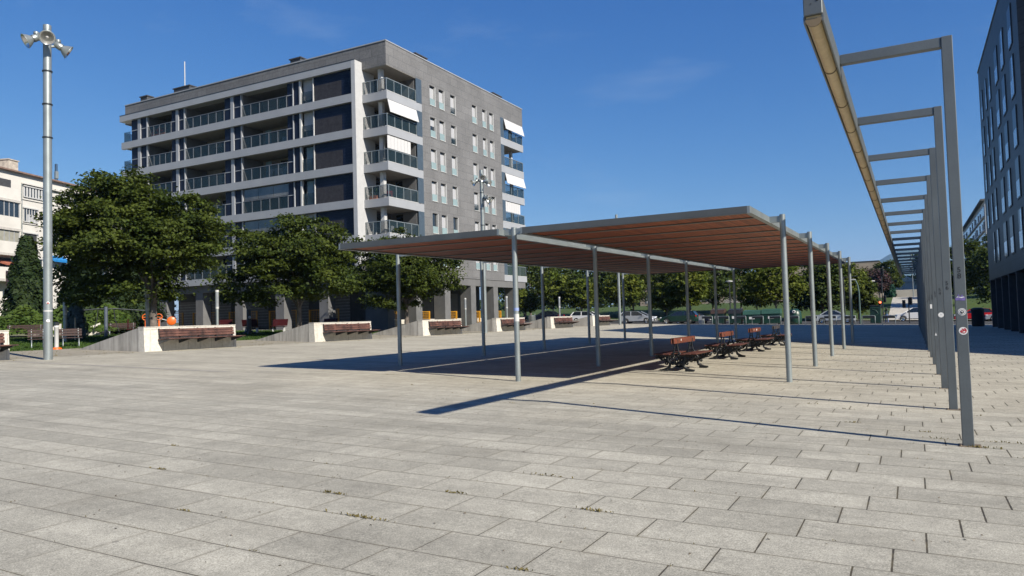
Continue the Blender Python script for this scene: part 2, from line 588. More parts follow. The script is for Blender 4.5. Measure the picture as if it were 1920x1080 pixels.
def paving_mat():
    m, n, l, b = new_mat('stone_slab_paving')
    p = pos(n)
    s = n.new('ShaderNodeSeparateXYZ')
    l.new(p, s.inputs[0])
    X, Y = s.outputs[0], s.outputs[1]
    RH, SW = 0.49, 0.805
    wob = noise(n, l, p, 2.2, 2)
    Yw = math_n(n, l, 'ADD', Y, math_n(n, l, 'MULTIPLY', math_n(n, l, 'SUBTRACT', wob, 0.5), 0.012))
    v = math_n(n, l, 'DIVIDE', math_n(n, l, 'SUBTRACT', Yw, 5.60 - 49 * RH), RH)
    row = math_n(n, l, 'FLOOR', v)
    fv = math_n(n, l, 'SUBTRACT', v, row)
    # every row is shifted a quarter slab against the one before it
    rowrnd = n.new('ShaderNodeTexWhiteNoise')
    rowrnd.noise_dimensions = '1D'
    l.new(row, rowrnd.inputs['W'])
    sh = math_n(n, l, 'ADD', math_n(n, l, 'MULTIPLY', math_n(n, l, 'SUBTRACT', row, 49.0), 0.205), 0.02)
    sh = math_n(n, l, 'ADD', sh, math_n(n, l, 'MULTIPLY', math_n(n, l, 'SUBTRACT', rowrnd.outputs['Value'], 0.5), 0.05))
    u = math_n(n, l, 'DIVIDE', math_n(n, l, 'SUBTRACT', X, sh), SW)
    colm = math_n(n, l, 'FLOOR', u)
    fu = math_n(n, l, 'SUBTRACT', u, colm)
    du = math_n(n, l, 'MULTIPLY', math_n(n, l, 'MINIMUM', fu, math_n(n, l, 'SUBTRACT', 1.0, fu)), SW)
    dv = math_n(n, l, 'MULTIPLY', math_n(n, l, 'MINIMUM', fv, math_n(n, l, 'SUBTRACT', 1.0, fv)), RH)
    cid = n.new('ShaderNodeCombineXYZ')
    l.new(row, cid.inputs[0])
    l.new(colm, cid.inputs[1])
    wn_ = n.new('ShaderNodeTexWhiteNoise')
    wn_.noise_dimensions = '2D'
    l.new(cid.outputs[0], wn_.inputs['Vector'])
    rnd = wn_.outputs['Value']
    # joint widths vary
    big = noise(n, l, p, 0.35, 3)
    wv = math_n(n, l, 'ADD', 0.0026, math_n(n, l, 'MULTIPLY', ramp(n, l, noise(n, l, p, 1.1, 3), 0.35, 0.75), 0.0042))
    xr = ramp(n, l, math_n(n, l, 'ADD', math_n(n, l, 'MULTIPLY', X, 0.12), 0.62), 0.0, 1.0)
    wu = math_n(n, l, 'ADD', 0.0015, math_n(n, l, 'MULTIPLY', xr, 0.0085))
    brk = noise(n, l, p, 14, 3)
    wu = math_n(n, l, 'MULTIPLY', wu, math_n(n, l, 'ADD', 0.45, brk))
    wv = math_n(n, l, 'MULTIPLY', wv, math_n(n, l, 'ADD', 0.45, brk))
    ju = math_n(n, l, 'LESS_THAN', du, wu)
    jv = math_n(n, l, 'LESS_THAN', dv, wv)
    j = math_n(n, l, 'MAXIMUM', ju, jv)
    # colours
    base = mix_col(n, l, rnd, (0.268, 0.256, 0.213), (0.326, 0.311, 0.259))
    warm = ramp(n, l, math_n(n, l, 'ADD', math_n(n, l, 'MULTIPLY', Y, 0.05), math_n(n, l, 'MULTIPLY', big, 0.5)), 0.75, 1.25)
    base = mix_col(n, l, math_n(n, l, 'MULTIPLY', warm, 0.65), base, (0.345, 0.318, 0.25))
    st = noise(n, l, p, 0.5, 6, 0.65)
    base = mix_col(n, l, 0.32, base, ramp(n, l, st, 0.28, 0.72, (0.25, 0.25, 0.25, 1), (0.75, 0.75, 0.75, 1)), 'OVERLAY')
    st2 = noise(n, l, p, 4.5, 5, 0.7)
    base = mix_col(n, l, 0.28, base, ramp(n, l, st2, 0.3, 0.7, (0.25, 0.25, 0.25, 1), (0.75, 0.75, 0.75, 1)), 'OVERLAY')
    g1 = noise(n, l, p, 95, 4, 0.8)
    base = mix_col(n, l, 0.55, base, ramp(n, l, g1, 0.36, 0.64, (0.12, 0.12, 0.12, 1), (0.88, 0.88, 0.88, 1)), 'OVERLAY')
    g2 = noise(n, l, p, 28, 3, 0.7)
    base = mix_col(n, l, 0.2, base, ramp(n, l, g2, 0.34, 0.66, (0.2, 0.2, 0.2, 1), (0.8, 0.8, 0.8, 1)), 'OVERLAY')
    # long streaks along the rows
    mp = n.new('ShaderNodeMapping')
    mp.inputs['Scale'].default_value = (0.12, 2.0, 1)
    l.new(p, mp.inputs['Vector'])
    stk = noise(n, l, mp.outputs[0], 1.0, 4, 0.6)
    base = mix_col(n, l, 0.25, base, ramp(n, l, stk, 0.3, 0.7, (0.25, 0.25, 0.25, 1), (0.75, 0.75, 0.75, 1)), 'OVERLAY')
    mp2 = n.new('ShaderNodeMapping')
    mp2.inputs['Location'].default_value = (13.0, 4.0, 0)
    l.new(p, mp2.inputs['Vector'])
    st3 = noise(n, l, mp2.outputs[0], 0.85, 7, 0.62)
    base = mix_col(n, l, math_n(n, l, 'MULTIPLY', ramp(n, l, st3, 0.56, 0.72), 0.30), base, (0.17, 0.155, 0.12))
    # dirt hugging the joints
    dmin = math_n(n, l, 'MINIMUM', du, dv)
    dirt = math_n(n, l, 'MULTIPLY', ramp(n, l, dmin, 0.0, 0.035, (1, 1, 1, 1), (0, 0, 0, 1)), ramp(n, l, st2, 0.4, 0.65))
    base = mix_col(n, l, math_n(n, l, 'MULTIPLY', dirt, 0.5), base, (0.16, 0.14, 0.10))
    # dark specks and gum
    vo = n.new('ShaderNodeTexVoronoi')
    vo.inputs['Scale'].default_value = 1.3
    l.new(p, vo.inputs['Vector'])
    spk = math_n(n, l, 'LESS_THAN', vo.outputs['Distance'], math_n(n, l, 'MULTIPLY', noise(n, l, p, 3.0, 1), 0.055))
    base = mix_col(n, l, math_n(n, l, 'MULTIPLY', spk, 0.5), base, (0.1, 0.095, 0.09))
    joint = mix_col(n, l, ramp(n, l, noise(n, l, p, 3.0, 3), 0.45, 0.75), (0.02, 0.017, 0.014), (0.10, 0.08, 0.04))
    c = mix_col(n, l, math_n(n, l, 'MULTIPLY', j, 0.9), base, joint)
    l.new(c, b.inputs['Base Color'])
    b.inputs['Roughness'].default_value = 0.9
    b.inputs['Specular IOR Level'].default_value = 0.25
    hgt = math_n(n, l, 'SUBTRACT', math_n(n, l, 'MULTIPLY', g1, 0.05), j)
    bp = n.new('ShaderNodeBump')
    bp.inputs['Strength'].default_value = 0.6
    bp.inputs['Distance'].default_value = 0.01
    l.new(hgt, bp.inputs['Height'])
    l.new(bp.outputs[0], b.inputs['Normal'])
    return m


def ground_mat(name, c1, c2, c3, s1=0.15, s2=3.0, s3=40, rough=0.95, bump=0.3):
    m, n, l, b = new_mat(name)
    p = pos(n)
    c = mix_col(n, l, ramp(n, l, noise(n, l, p, s1, 5), 0.35, 0.65), c1, c2)
    c = mix_col(n, l, ramp(n, l, noise(n, l, p, s2, 5), 0.45, 0.75), c, c3)
    f = noise(n, l, p, s3, 3)
    c = mix_col(n, l, 0.5, c, ramp(n, l, f, 0.3, 0.7, (0.15, 0.15, 0.15, 1), (0.85, 0.85, 0.85, 1)), 'OVERLAY')
    l.new(c, b.inputs['Base Color'])
    b.inputs['Roughness'].default_value = rough
    b.inputs['Specular IOR Level'].default_value = 0.2
    bp = n.new('ShaderNodeBump')
    bp.inputs['Strength'].default_value = bump
    bp.inputs['Distance'].default_value = 0.05
    l.new(f, bp.inputs['Height'])
    l.new(bp.outputs[0], b.inputs['Normal'])
    return m


PAVE = paving_mat()
SETT = ground_mat('worn_gravel_sett', (0.27, 0.245, 0.195), (0.23, 0.21, 0.17), (0.19, 0.175, 0.12), 0.3, 2.5, 25)
LAWN = ground_mat('mown_grass', (0.032, 0.06, 0.013), (0.05, 0.08, 0.016), (0.07, 0.085, 0.025), 0.12, 1.5, 30)
SOIL = ground_mat('far_ground', (0.10, 0.12, 0.05), (0.16, 0.15, 0.09), (0.12, 0.13, 0.06), 0.02, 0.2, 3)
ASPH = ground_mat('street_asphalt', (0.04, 0.04, 0.042), (0.05, 0.05, 0.05), (0.06, 0.058, 0.056), 0.3, 2.0, 60)
PALE = ground_mat('pale_pavement', (0.30, 0.28, 0.24), (0.27, 0.255, 0.225), (0.24, 0.225, 0.195), 0.3, 2.0, 30)
PATHM = ground_mat('path_paving', (0.40, 0.375, 0.32), (0.36, 0.34, 0.29), (0.32, 0.30, 0.26), 0.15, 1.0, 20)

# ---------------------------------------------------------------- setting
xs = [-3500, -1500, -600, -300, -200, -150] + lin(-120, 20, 4) + [40, 80, 150, 300, 600, 1500, 3500]
ys = [-400, -100, -40, -20] + lin(-10, 106, 8)[1:] + lin(108, 152, 3) + [170, 220, 320, 600, 1500, 3000, 6400]
grid_sheet('ground', xs, ys, SOIL, -0.06)
grid_sheet('plaza_paving', lin(-28.05, 40, 1.0), lin(-14, 79.2, 4), PAVE)
grid_sheet('gravel_strip', lin(-33.6, -28.05, 1.0), lin(-14, 79.2, 4), SETT, 0.0)
grid_sheet('park_lawn', lin(-62, -33.6, 1.4), lin(-14, 79.2, 4), LAWN, 0.0)
grid_sheet('park_path', lin(-52, -49.5, 1.2), lin(-10, 45, 4), PALE, 0.006)
grid_sheet('building_forecourt', lin(-75, -40.5, 1.5), lin(44.5, 79.2, 4), PALE, 0.008)
grid_sheet('street_pavement', lin(-120, 40, 2.0), lin(79.2, 80.6, 0.7), PALE, 0.006)
grid_sheet('street', lin(-120, 60, 2.0), lin(80.6, 104, 4), ASPH, -0.03)
grid_sheet('far_pavement', lin(-120, 60, 2.0), lin(104, 107, 1), PALE, 0.09)
hx = [x for x in lin(-120, 60, 3)]
grid_sheet('hill_lawn', hx, lin(107, 170, 2), LAWN, 0.02)
grid_sheet('hill_path', lin(-2.9, 1.0, 1.0), lin(106.9, 151, 2), PATHM, 0.035)
# street lane marking
mk = MB()
for x in lin(-60, 30, 6)[:-1]:
    mk.add([(x, 94.2, zt(x) - 0.022), (x + 2.4, 94.2, zt(x + 2.4) - 0.022), (x + 2.4, 94.35, zt(x + 2.4) - 0.022), (x, 94.35, zt(x) - 0.022)], [(0, 1, 2, 3)])
tag(mk.build('street_marking', WHITEP), kind='structure')

# mountain ridge on the horizon
HILLM = ground_mat('forest_hill', (0.05, 0.075, 0.045), (0.065, 0.09, 0.05), (0.08, 0.09, 0.06), 0.002, 0.01, 0.05)


def ridge(name, y0, prof, depth, seedv):
    rr = np.random.RandomState(seedv)
    xs_ = np.linspace(prof[0][0], prof[-1][0], 120)
    zs = np.interp(xs_, [p[0] for p in prof], [p[1] for p in prof])
    vs, fs = [], []
    K = 9
    for k in range(K):
        t = k / (K - 1)
        h = math.sin(math.pi * t) ** 0.8
        jit = np.convolve(rr.normal(size=140), np.ones(9) / 9, 'valid')[:120]
        for i in range(120):
            vs.append((xs_[i], y0 + (t - 0.5) * depth, -5 + (zs[i] + 5) * h + jit[i] * 0.03 * zs[i] * h))
    for k in range(K - 1):
        for i in range(119):
            fs.append((k * 120 + i, k * 120 + i + 1, (k + 1) * 120 + i + 1, (k + 1) * 120 + i))
    me = bpy.data.meshes.new(name)
    me.from_pydata(vs, [], fs)
    me.materials.append(HILLM)
    me.polygons.foreach_set('use_smooth', [True] * len(fs))
    o = bpy.data.objects.new(name, me)
    COL.objects.link(o)
    tag(o, kind='structure')


ridge('mountain', 5400, [(-1400, 20), (-700, 60), (-330, 190), (-200, 296), (-120, 345), (-30, 380), (80, 388), (260, 345), (600, 250), (1400, 120), (2600, 40)], 1500, 3)
ridge('hills', 3300, [(-1500, 20), (-500, 70), (-120, 100), (0, 112), (200, 104), (700, 90), (1800, 30)], 700, 5)

dlx = lin(-28.0, -16.5, 1.0)
dv_, df_ = [], []
for i, x in enumerate(dlx):
    y = 14.3 + (x + 24.5) * 0.0
    for dy in (-0.11, 0.11):
        dv_.append((x, y + dy, zt(x) + 0.005))
for i in range(len(dlx) - 1):
    df_.append((2 * i, 2 * i + 2, 2 * i + 3, 2 * i + 1))
tag(MB().add(dv_, df_).build('drain_channel', PALE), kind='structure')

# ---------------------------------------------------------------- shade canopy
CT0, CSL = 3.68, 0.0125


def cz(y):
    return CT0 + CSL * (y - 15.0)


can = thing('shade_canopy', 'long flat shade canopy with red brown timber underside on slim round steel poles', 'canopy', (-8.1, 15.0, 0.18))


def deck_mat():
    m, n, l, b = new_mat('canopy_timber')
    p = pos(n)
    s = n.new('ShaderNodeSeparateXYZ')
    l.new(p, s.inputs[0])
    k = math_n(n, l, 'DIVIDE', s.outputs[0], 0.11)
    fl = math_n(n, l, 'FLOOR', k)
    fr = math_n(n, l, 'SUBTRACT', k, fl)
    w = n.new('ShaderNodeTexWhiteNoise')
    w.noise_dimensions = '1D'
    l.new(fl, w.inputs['W'])
    mp = n.new('ShaderNodeMapping')
    mp.inputs['Scale'].default_value = (12, 0.5, 1)
    l.new(p, mp.inputs['Vector'])
    g = noise(n, l, mp.outputs[0], 1.6, 4)
    c = mix_col(n, l, w.outputs['Value'], (0.19, 0.042, 0.010), (0.29, 0.072, 0.019))
    c = mix_col(n, l, 0.5, c, ramp(n, l, g, 0.3, 0.7, (0.2, 0.2, 0.2, 1), (0.85, 0.85, 0.85, 1)), 'OVERLAY')
    gap = math_n(n, l, 'LESS_THAN', fr, 0.12)
    c = mix_col(n, l, math_n(n, l, 'MULTIPLY', gap, 0.8), c, (0.03, 0.012, 0.008))
    l.new(c, b.inputs['Base Color'])
    b.inputs['Roughness'].default_value = 0.6
    return m


DECK = deck_mat()
FRAME_SHADE = mat('canopy_frame_shaded', (0.075, 0.083, 0.087), 0.5, 0.1, 0.1, 1.5)  # shade of the canopy end faces put into a darker frame colour
BEAMM = mat('canopy_beam_grey', (0.17, 0.165, 0.155), 0.55, 0.1, 0.1, 1.5)


def slab(x0, x1, y0, y1):
    def edge(a, b, m_):
        fr = MB()
        (xa, ya), (xb, yb) = a, b
        w = 0.05
        if xa == xb:
            xi = xa + (w if xa == x0 else -w)
            pr = [(xa, ya), (xi, ya), (xi, yb), (xa, yb)]
        else:
            yi = ya + (w if ya == y0 else -w)
            pr = [(xa + w, ya), (xb - w, ya), (xb - w, yi), (xa + w, yi)]
        vs = [(x, y, cz(y) - 0.138) for x, y in pr] + [(x, y, cz(y)) for x, y in pr]
        fr.add(vs, [(0, 1, 2, 3), (4, 5, 6, 7), (0, 1, 5, 4), (1, 2, 6, 5), (2, 3, 7, 6), (3, 0, 4, 7)])
        # lower flange
        vs = [(x, y, cz(y) - 0.148) for x, y in pr] + [(x, y, cz(y) - 0.1385) for x, y in pr]
        gx = 0.03
        cx = sum(p[0] for p in pr) / 4
        cy = sum(p[1] for p in pr) / 4
        vs = [(x + (gx if x > cx else -gx) * (xa == xb), y + (gx if y > cy else -gx) * (ya == yb), z) for x, y, z in vs]
        fr.add(vs, [(0, 1, 2, 3), (4, 5, 6, 7), (0, 1, 5, 4), (1, 2, 6, 5), (2, 3, 7, 6), (3, 0, 4, 7)])
        fr.build('side_edge_lit' if m_ is STEEL else 'end_fascia', m_, can, True)

    edge((x0, y0), (x0, y1), STEEL)  # long edges of the same frame, sunlight put into the paler steel
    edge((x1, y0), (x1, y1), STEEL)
    edge((x0, y0), (x1, y0), FRAME_SHADE)
    edge((x0, y1), (x1, y1), FRAME_SHADE)
    d = MB()
    xa, xb, ya, yb = x0 + 0.06, x1 - 0.06, y0 + 0.06, y1 - 0.06
    for zt_, zb_ in ((-0.03, -0.112),):
        vs = [(x, y, cz(y) + zb_) for x, y in ((xa, ya), (xb, ya), (xb, yb), (xa, yb))] + [(x, y, cz(y) + zt_) for x, y in ((xa, ya), (xb, ya), (xb, yb), (xa, yb))]
        d.add(vs, [(0, 1, 2, 3), (4, 5, 6, 7), (0, 1, 5, 4), (1, 2, 6, 5), (2, 3, 7, 6), (3, 0, 4, 7)])
    d.build('timber_deck', DECK, can, True)
    y = y0 + 1.1
    while y < y1 - 0.5:
        b = MB()
        b.box(xa, xb, y - 0.03, y + 0.03, cz(y) - 0.132, cz(y) - 0.1122)
        b.box(xa, xb, y - 0.05, y + 0.05, cz(y) - 0.138, cz(y) - 0.1322)
        b.build('beam', BEAMM, can, True)
        y += 1.64


SY0, SY1 = 14.95, 39.3
slab(-7.75, -2.70, SY0, SY1)
slab(-13.0, -8.25, SY0 - 0.1, SY1)
# gutter rail in the slot between the two decks
g = MB()
vs = []
for y in (SY0 + 0.25, SY1 - 0.1):
    vs += [(-8.21, y, cz(y) - 0.20), (-8.11, y, cz(y) - 0.20), (-8.11, y, cz(y) - 0.14), (-8.21, y, cz(y) - 0.14)]
g.add(vs, [(0, 1, 2, 3), (4, 5, 6, 7), (0, 1, 5, 4), (1, 2, 6, 5), (2, 3, 7, 6), (3, 0, 4, 7)])
g.build('gutter_rail', STEEL, can, True)


def canopy_pole(x, y, ex):
    zb = zt(x)
    p = MB()
    top = cz(y) + 0.03
    p.tube([(x, y, zb - 0.05), (x, y, top)], 0.062, 16)
    o = p.build('pole', STEEL, can, True)
    b = MB()
    for e in ex:
        b.box(min(x, e), max(x, e), y - 0.03, y + 0.03, cz(y) - 0.14, cz(y) + 0.0)
    b.build('bracket', STEEL, can, True)
    return o


for k in range(5):
    canopy_pole(-2.43, 17.26 + 4.95 * k, [-2.72])
    canopy_pole(-13.55 + 0.0 * k, 18.1 + 4.95 * k, [-12.98])
midp = []
for k in range(5):
    midp.append(canopy_pole(-8.0, 15.12 + 4.95 * k, [-8.27, -7.73]))
midp.append(canopy_pole(-8.0, 39.1, [-8.27, -7.73]))
st = MB()
st.tube([(-8.0, 15.12, 1.55), (-8.0, 15.12, 1.72)], 0.0636, 16, cap=False)
st.build('sticker', WHITEP, midp[0]).location = (0, 0, 0)
so = midp[0].children[0]
so.matrix_parent_inverse = can.matrix_basis.inverted()
st = MB()
st.tube([(-8.0, 15.12, 1.79), (-8.0, 15.12, 1.86)], 0.0638, 16, cap=False)
so = st.build('sticker', mat('blue_sticker', (0.2, 0.26, 0.45), 0.5), midp[0])
so.matrix_parent_inverse = can.matrix_basis.inverted()

# ---------------------------------------------------------------- row of light portals
gan = thing('light_portal_row', 'row of square grey steel portals carrying one long overhead light beam', 'light portal', (0.5, 10.1, -0.011))
PX_, N_POST, DY = 0.5, 20, 3.48
posts = []
RUSTY = mat('rust_stained_plate', (0.15, 0.115, 0.08), 0.85, 0.1, 0.4, 6)
for k in range(N_POST):
    y = 10.11 + DY * k
    p = MB()
    p.bbox(PX_ - 0.058, PX_ + 0.058, y - 0.058, y + 0.058, zt(PX_) - 0.05, 4.78, 0.006)
    posts.append(p.build('post', POST, gan, True))
    bp_ = MB()
    bp_.bbox(PX_ - 0.10, PX_ + 0.13, y - 0.10, y + 0.10, zt(PX_) - 0.02, zt(PX_) + 0.008, 0.003)
    for sx in (-0.08, 0.09):
        bp_.lathe((PX_ + sx, y - 0.08, zt(PX_) + 0.008), [(0.014, 0.0), (0.014, 0.014), (0.0, 0.016)], 8)
    bp_.build('base_plate', RUSTY, gan, True)
    a = MB()
    a.bbox(-0.655, PX_ - 0.0585, y - 0.05, y + 0.05, 4.655, 4.776, 0.006)
    a.build('arm', POST, gan, True)
Y0B, Y1B = 7.98, 10.11 + DY * (N_POST - 1) + 1.6
b = MB()
b.bbox(-0.835, -0.655, Y0B, Y1B, 4.575, 4.765, 0.008)
b.box(-0.84, -0.822, Y0B + 0.02, Y1B - 0.02, 4.51, 4.5745)
b.box(-0.668, -0.65, Y0B + 0.02, Y1B - 0.02, 4.51, 4.5745)
b.build('light_beam', POST, gan, True)
d = MB()
ang = [math.pi + math.pi * k / 10 for k in range(11)]
prof = [(-0.745 + 0.072 * math.cos(t), 4.545 + 0.075 * math.sin(t)) for t in ang]
prof += [(-0.673, 4.5735), (-0.817, 4.5735)]
d.prism(prof, 'y', Y0B + 0.03, Y1B - 0.03)
d.build('diffuser', DIFF, gan, True)
y = Y0B + 0.03
CLIPM = mat('clip_brown', (0.16, 0.12, 0.07), 0.5)
pr = [(-0.745 + 0.080 * math.cos(t), 4.545 + 0.084 * math.sin(t)) for t in ang]
k = 0
while y < Y1B - 0.05:
    rg = MB()
    rg.prism(pr, 'y', y - 0.012, y + 0.012)
    rg.build('diffuser_clip', CLIPM, gan, True)
    y += 1.74
sc = MB()
sc.lathe((-0.70, Y0B - 0.004, 4.72), [(0.0, 0), (0.012, 0.0), (0.012, 0.006)], 12, (0, 1, 0))
sc.lathe((-0.76, Y0B - 0.004, 4.69), [(0.0, 0), (0.005, 0.0), (0.005, 0.006)], 8, (0, 1, 0))
sc.build('end_cap_screw', BLACKINK, gan, True)
# stencilled numbers and stickers
for k, (num, z) in enumerate(zip(('5\n8', '5\n6', '5\n4', '5\n2', '5\n0', '4\n8', '4\n6', '4\n4'), (1.985, 1.93, 1.9, 1.9, 1.88, 1.88, 1.86, 1.86))):
    y = 10.11 + DY * k
    mtx = Matrix.Translation(Vector((PX_ - 0.002, y - 0.0592, z))) @ Matrix.Rotation(math.pi / 2, 4, 'X')
    o = text_obj('stencil_number', num, 0.085, BLACKINK, posts[k], mtx)
    o.matrix_parent_inverse = gan.matrix_basis.inverted()


def sticker(post, x, y, z, shapes):
    """shapes: (outline, material, layer)"""
    for pts, m, lay in shapes:
        s = MB()
        s.prism([(x + a, z + c) for a, c in pts], 'y', y - 0.0588 - 0.0012 * (lay + 1), y - 0.0588)
        o = s.build('sticker', m, post)
        o.matrix_parent_inverse = gan.matrix_basis.inverted()


def disc(r, n=18, cx=0, cy=0):
    return [(cx + r * math.cos(2 * math.pi * k / n), cy + r * math.sin(2 * math.pi * k / n)) for k in range(n)]


INKP = mat('purple_print', (0.16, 0.12, 0.32), 0.5, 0, 0.3, 20)
INKR = mat('red_print', (0.45, 0.02, 0.03), 0.5, 0, 0.1)
PAPER = mat('sticker_paper', (0.72, 0.71, 0.68), 0.5, 0, 0.06, 20)
sticker(posts[0], PX_ - 0.004, 10.11, 1.70, [([(-0.05, -0.03), (0.045, -0.035), (0.05, 0.0), (0.03, 0.012), (0.02, 0.04), (0.0, 0.008), (-0.02, 0.045), (-0.03, 0.005), (-0.048, 0.0)], INKP, 0), ([(-0.04, 0.0), (-0.02, 0.006), (0.01, -0.006), (0.04, 0.004), (0.04, 0.010), (0.0, 0.006), (-0.03, 0.014)], PAPER, 1)])
sticker(posts[0], PX_ + 0.006, 10.11, 1.535, [(disc(0.042), PAPER, 0), (disc(0.034), BLACKINK, 1), (disc(0.030), PAPER, 2), (disc(0.020, 14), BLACKINK, 3), (disc(0.012, 12), PAPER, 4), ([(-0.006, -0.018), (0.004, -0.018), (0.004, 0.004), (-0.006, 0.004)], BLACKINK, 5)])
sticker(posts[0], PX_ + 0.008, 10.11, 1.315, [(disc(0.045), PAPER, 0), ([(-0.034, -0.008), (-0.02, -0.022), (0.01, -0.03), (0.03, -0.015), (0.036, 0.01), (0.02, 0.034), (0.01, 0.03), (0.018, 0.008), (-0.004, 0.028), (-0.016, 0.024), (0.002, 0.0), (-0.022, 0.012)], INKR, 1), ([(-0.02, -0.012), (0.012, -0.02), (0.022, -0.004), (0.01, 0.0), (0.0, -0.01)], PAPER, 2)])
sticker(posts[2], PX_ - 0.002, 10.11 + 2 * DY, 1.44, [(disc(0.05), PAPER, 0), ([(-0.01, 0.0), (0.012, -0.004), (0.0, 0.012)], POST, 1)])
sticker(posts[4], PX_ - 0.03, 10.11 + 4 * DY, 1.62, [([(-0.025, -0.06), (0.025, -0.06), (0.025, 0.06), (-0.025, 0.06)], PAPER, 0)])
sticker(posts[3], PX_ - 0.03, 10.11 + 3 * DY, 0.95, [([(-0.02, -0.03), (0.025, -0.03), (0.0, 0.04)], PAPER, 0)])

# ---------------------------------------------------------------- double sided park benches
FRAME_L = 1.72


def make_double_bench():
    root = thing('double_bench', None, 'bench', (0, 0, 0), 0, 'double sided benches under the canopy')
    # cast iron ends, x across, y = +-0.78
    for sy in (-1, 1):
        y = sy * 0.70
        f = MB()
        for sx in (-1, 1):
            # curved leg
            f.tube([(sx * 0.20, y, 0.40), (sx * 0.24, y, 0.30), (sx * 0.17, y, 0.20), (sx * 0.20, y, 0.10), (sx * 0.33, y, 0.03), (sx * 0.40, y, 0.025)], [0.042, 0.045, 0.040, 0.040, 0.040, 0.030], 8)
            f.bbox(sx * 0.22, sx * 0.46, y - 0.045, y + 0.045, 0.0, 0.05, 0.01)
            # seat rail with drop scroll
            f.tube([(sx * 0.06, y, 0.40), (sx * 0.30, y, 0.405), (sx * 0.52, y, 0.42), (sx * 0.57, y, 0.38), (sx * 0.53, y, 0.345), (sx * 0.50, y, 0.365)], 0.03, 8)
            f.tube([(sx * 0.50, y, 0.40), (sx * 0.40, y, 0.30), (sx * 0.30, y, 0.27), (sx * 0.22, y, 0.31)], 0.028, 7)
            # scroll ornaments
            for cx, cz_, r in ((0.30, 0.345, 0.035), (0.12, 0.31, 0.05), (0.10, 0.22, 0.04), (0.27, 0.21, 0.03)):
                f.tube([(sx * cx + r * math.cos(t), y, cz_ + r * math.sin(t)) for t in [2 * math.pi * q / 10 for q in range(11)]], 0.022, 7, cap=False)
            # back posts, pair leaning into the board
            f.tube([(sx * 0.085, y, 0.40), (sx * 0.05, y, 0.55), (sx * 0.035, y, 0.66), (sx * 0.045, y, 0.82)], 0.022, 7)
            f.tube([(sx * 0.12, y, 0.405), (sx * 0.10, y, 0.47), (sx * 0.05, y, 0.50), (0, y, 0.48)], 0.02, 7)
        for cx, cz_, r in ((0.0, 0.34, 0.05), (0.0, 0.25, 0.035), (0.38, 0.37, 0.03), (-0.38, 0.37, 0.03)):
            f.tube([(cx + r * math.cos(t), y, cz_ + r * math.sin(t)) for t in [2 * math.pi * q / 10 for q in range(11)]], 0.02, 7, cap=False)
        f.tube([(-0.22, y, 0.27), (0, y, 0.17), (0.22, y, 0.27)], 0.028, 7)
        f.tube([(-0.03, y, 0.60), (0.03, y, 0.60)], 0.014, 6)
        f.build('end_frame', IRON, root)
    tb = MB()
    tb.tube([(0, -0.70, 0.22), (0, 0.70, 0.22)], 0.014, 8)
    tb.build('tie_bar', IRON, root)
    for sx in (-1, 1):
        s = MB()
        for i in range(3):
            x0 = 0.14 + i * 0.145
            s.bbox(sx * x0, sx * (x0 + 0.135), -FRAME_L / 2, FRAME_L / 2, 0.425 + i * 0.006, 0.46 + i * 0.006, 0.008)
        s.build('seat', WOODRED, root)
    bk = MB()
    bk.bbox(0.018, 0.052, -1.0, 1.0, 0.72, 0.87, 0.008)
    bk.bbox(-0.052, -0.018, -1.0, 1.0, 0.72, 0.87, 0.008)
    bk.build('backrest', mat('red_board', (0.115, 0.03, 0.015), 0.6, 0.0, 0.3, 4.0), root)
    return root


GRAF = mat('white_scribble', (0.7, 0.68, 0.64), 0.6, 0, 0.1)
db = make_double_bench()
dlabels = ['nearest red brown double bench under the canopy, small white mark on its backrest',
           'second double bench from the front, behind the one with the white backrest mark',
           'third double bench along the row, with pale scribbles on a red backrest',
           'farthest double bench with a black and pale backrest, beside the canopy pole']
BACK_DK = mat('scorched_board', (0.05, 0.045, 0.045), 0.6, 0, 0.5, 3)
dbs = []
for i, (x, y) in enumerate(((-5.46, 19.88), (-5.42, 25.0), (-5.40, 29.85), (-5.36, 34.75))):
    o = db if i == 0 else copy_tree(db)
    place(o, (x, y, zt(x)), 0.04 * (i % 2) - 0.01)
    o['label'] = dlabels[i]
    o['group'] = 'double sided benches under the canopy'
    dbs.append(o)
for i, o in enumerate(dbs):
    bk = [c for c in o.children if c.name.startswith('backrest')][0]
    if i in (0, 2):
        s = MB()
        s.prism([(-0.42, 0.79), (-0.38, 0.775), (-0.36, 0.83), (-0.40, 0.84)], 'x', 0.0525, 0.0535)
        if i == 2:
            s.prism([(0.1, 0.76), (0.2, 0.78), (0.18, 0.84), (0.08, 0.83)], 'x', 0.0525, 0.0535)
        s.build('scribble', GRAF, bk)
    if i == 3:
        bk.data = bk.data.copy()
        bk.data.materials[0] = BACK_DK
        bk['label'] = 'dark scorched backrest'

# ---------------------------------------------------------------- wedge bench walls
WL = 4.75


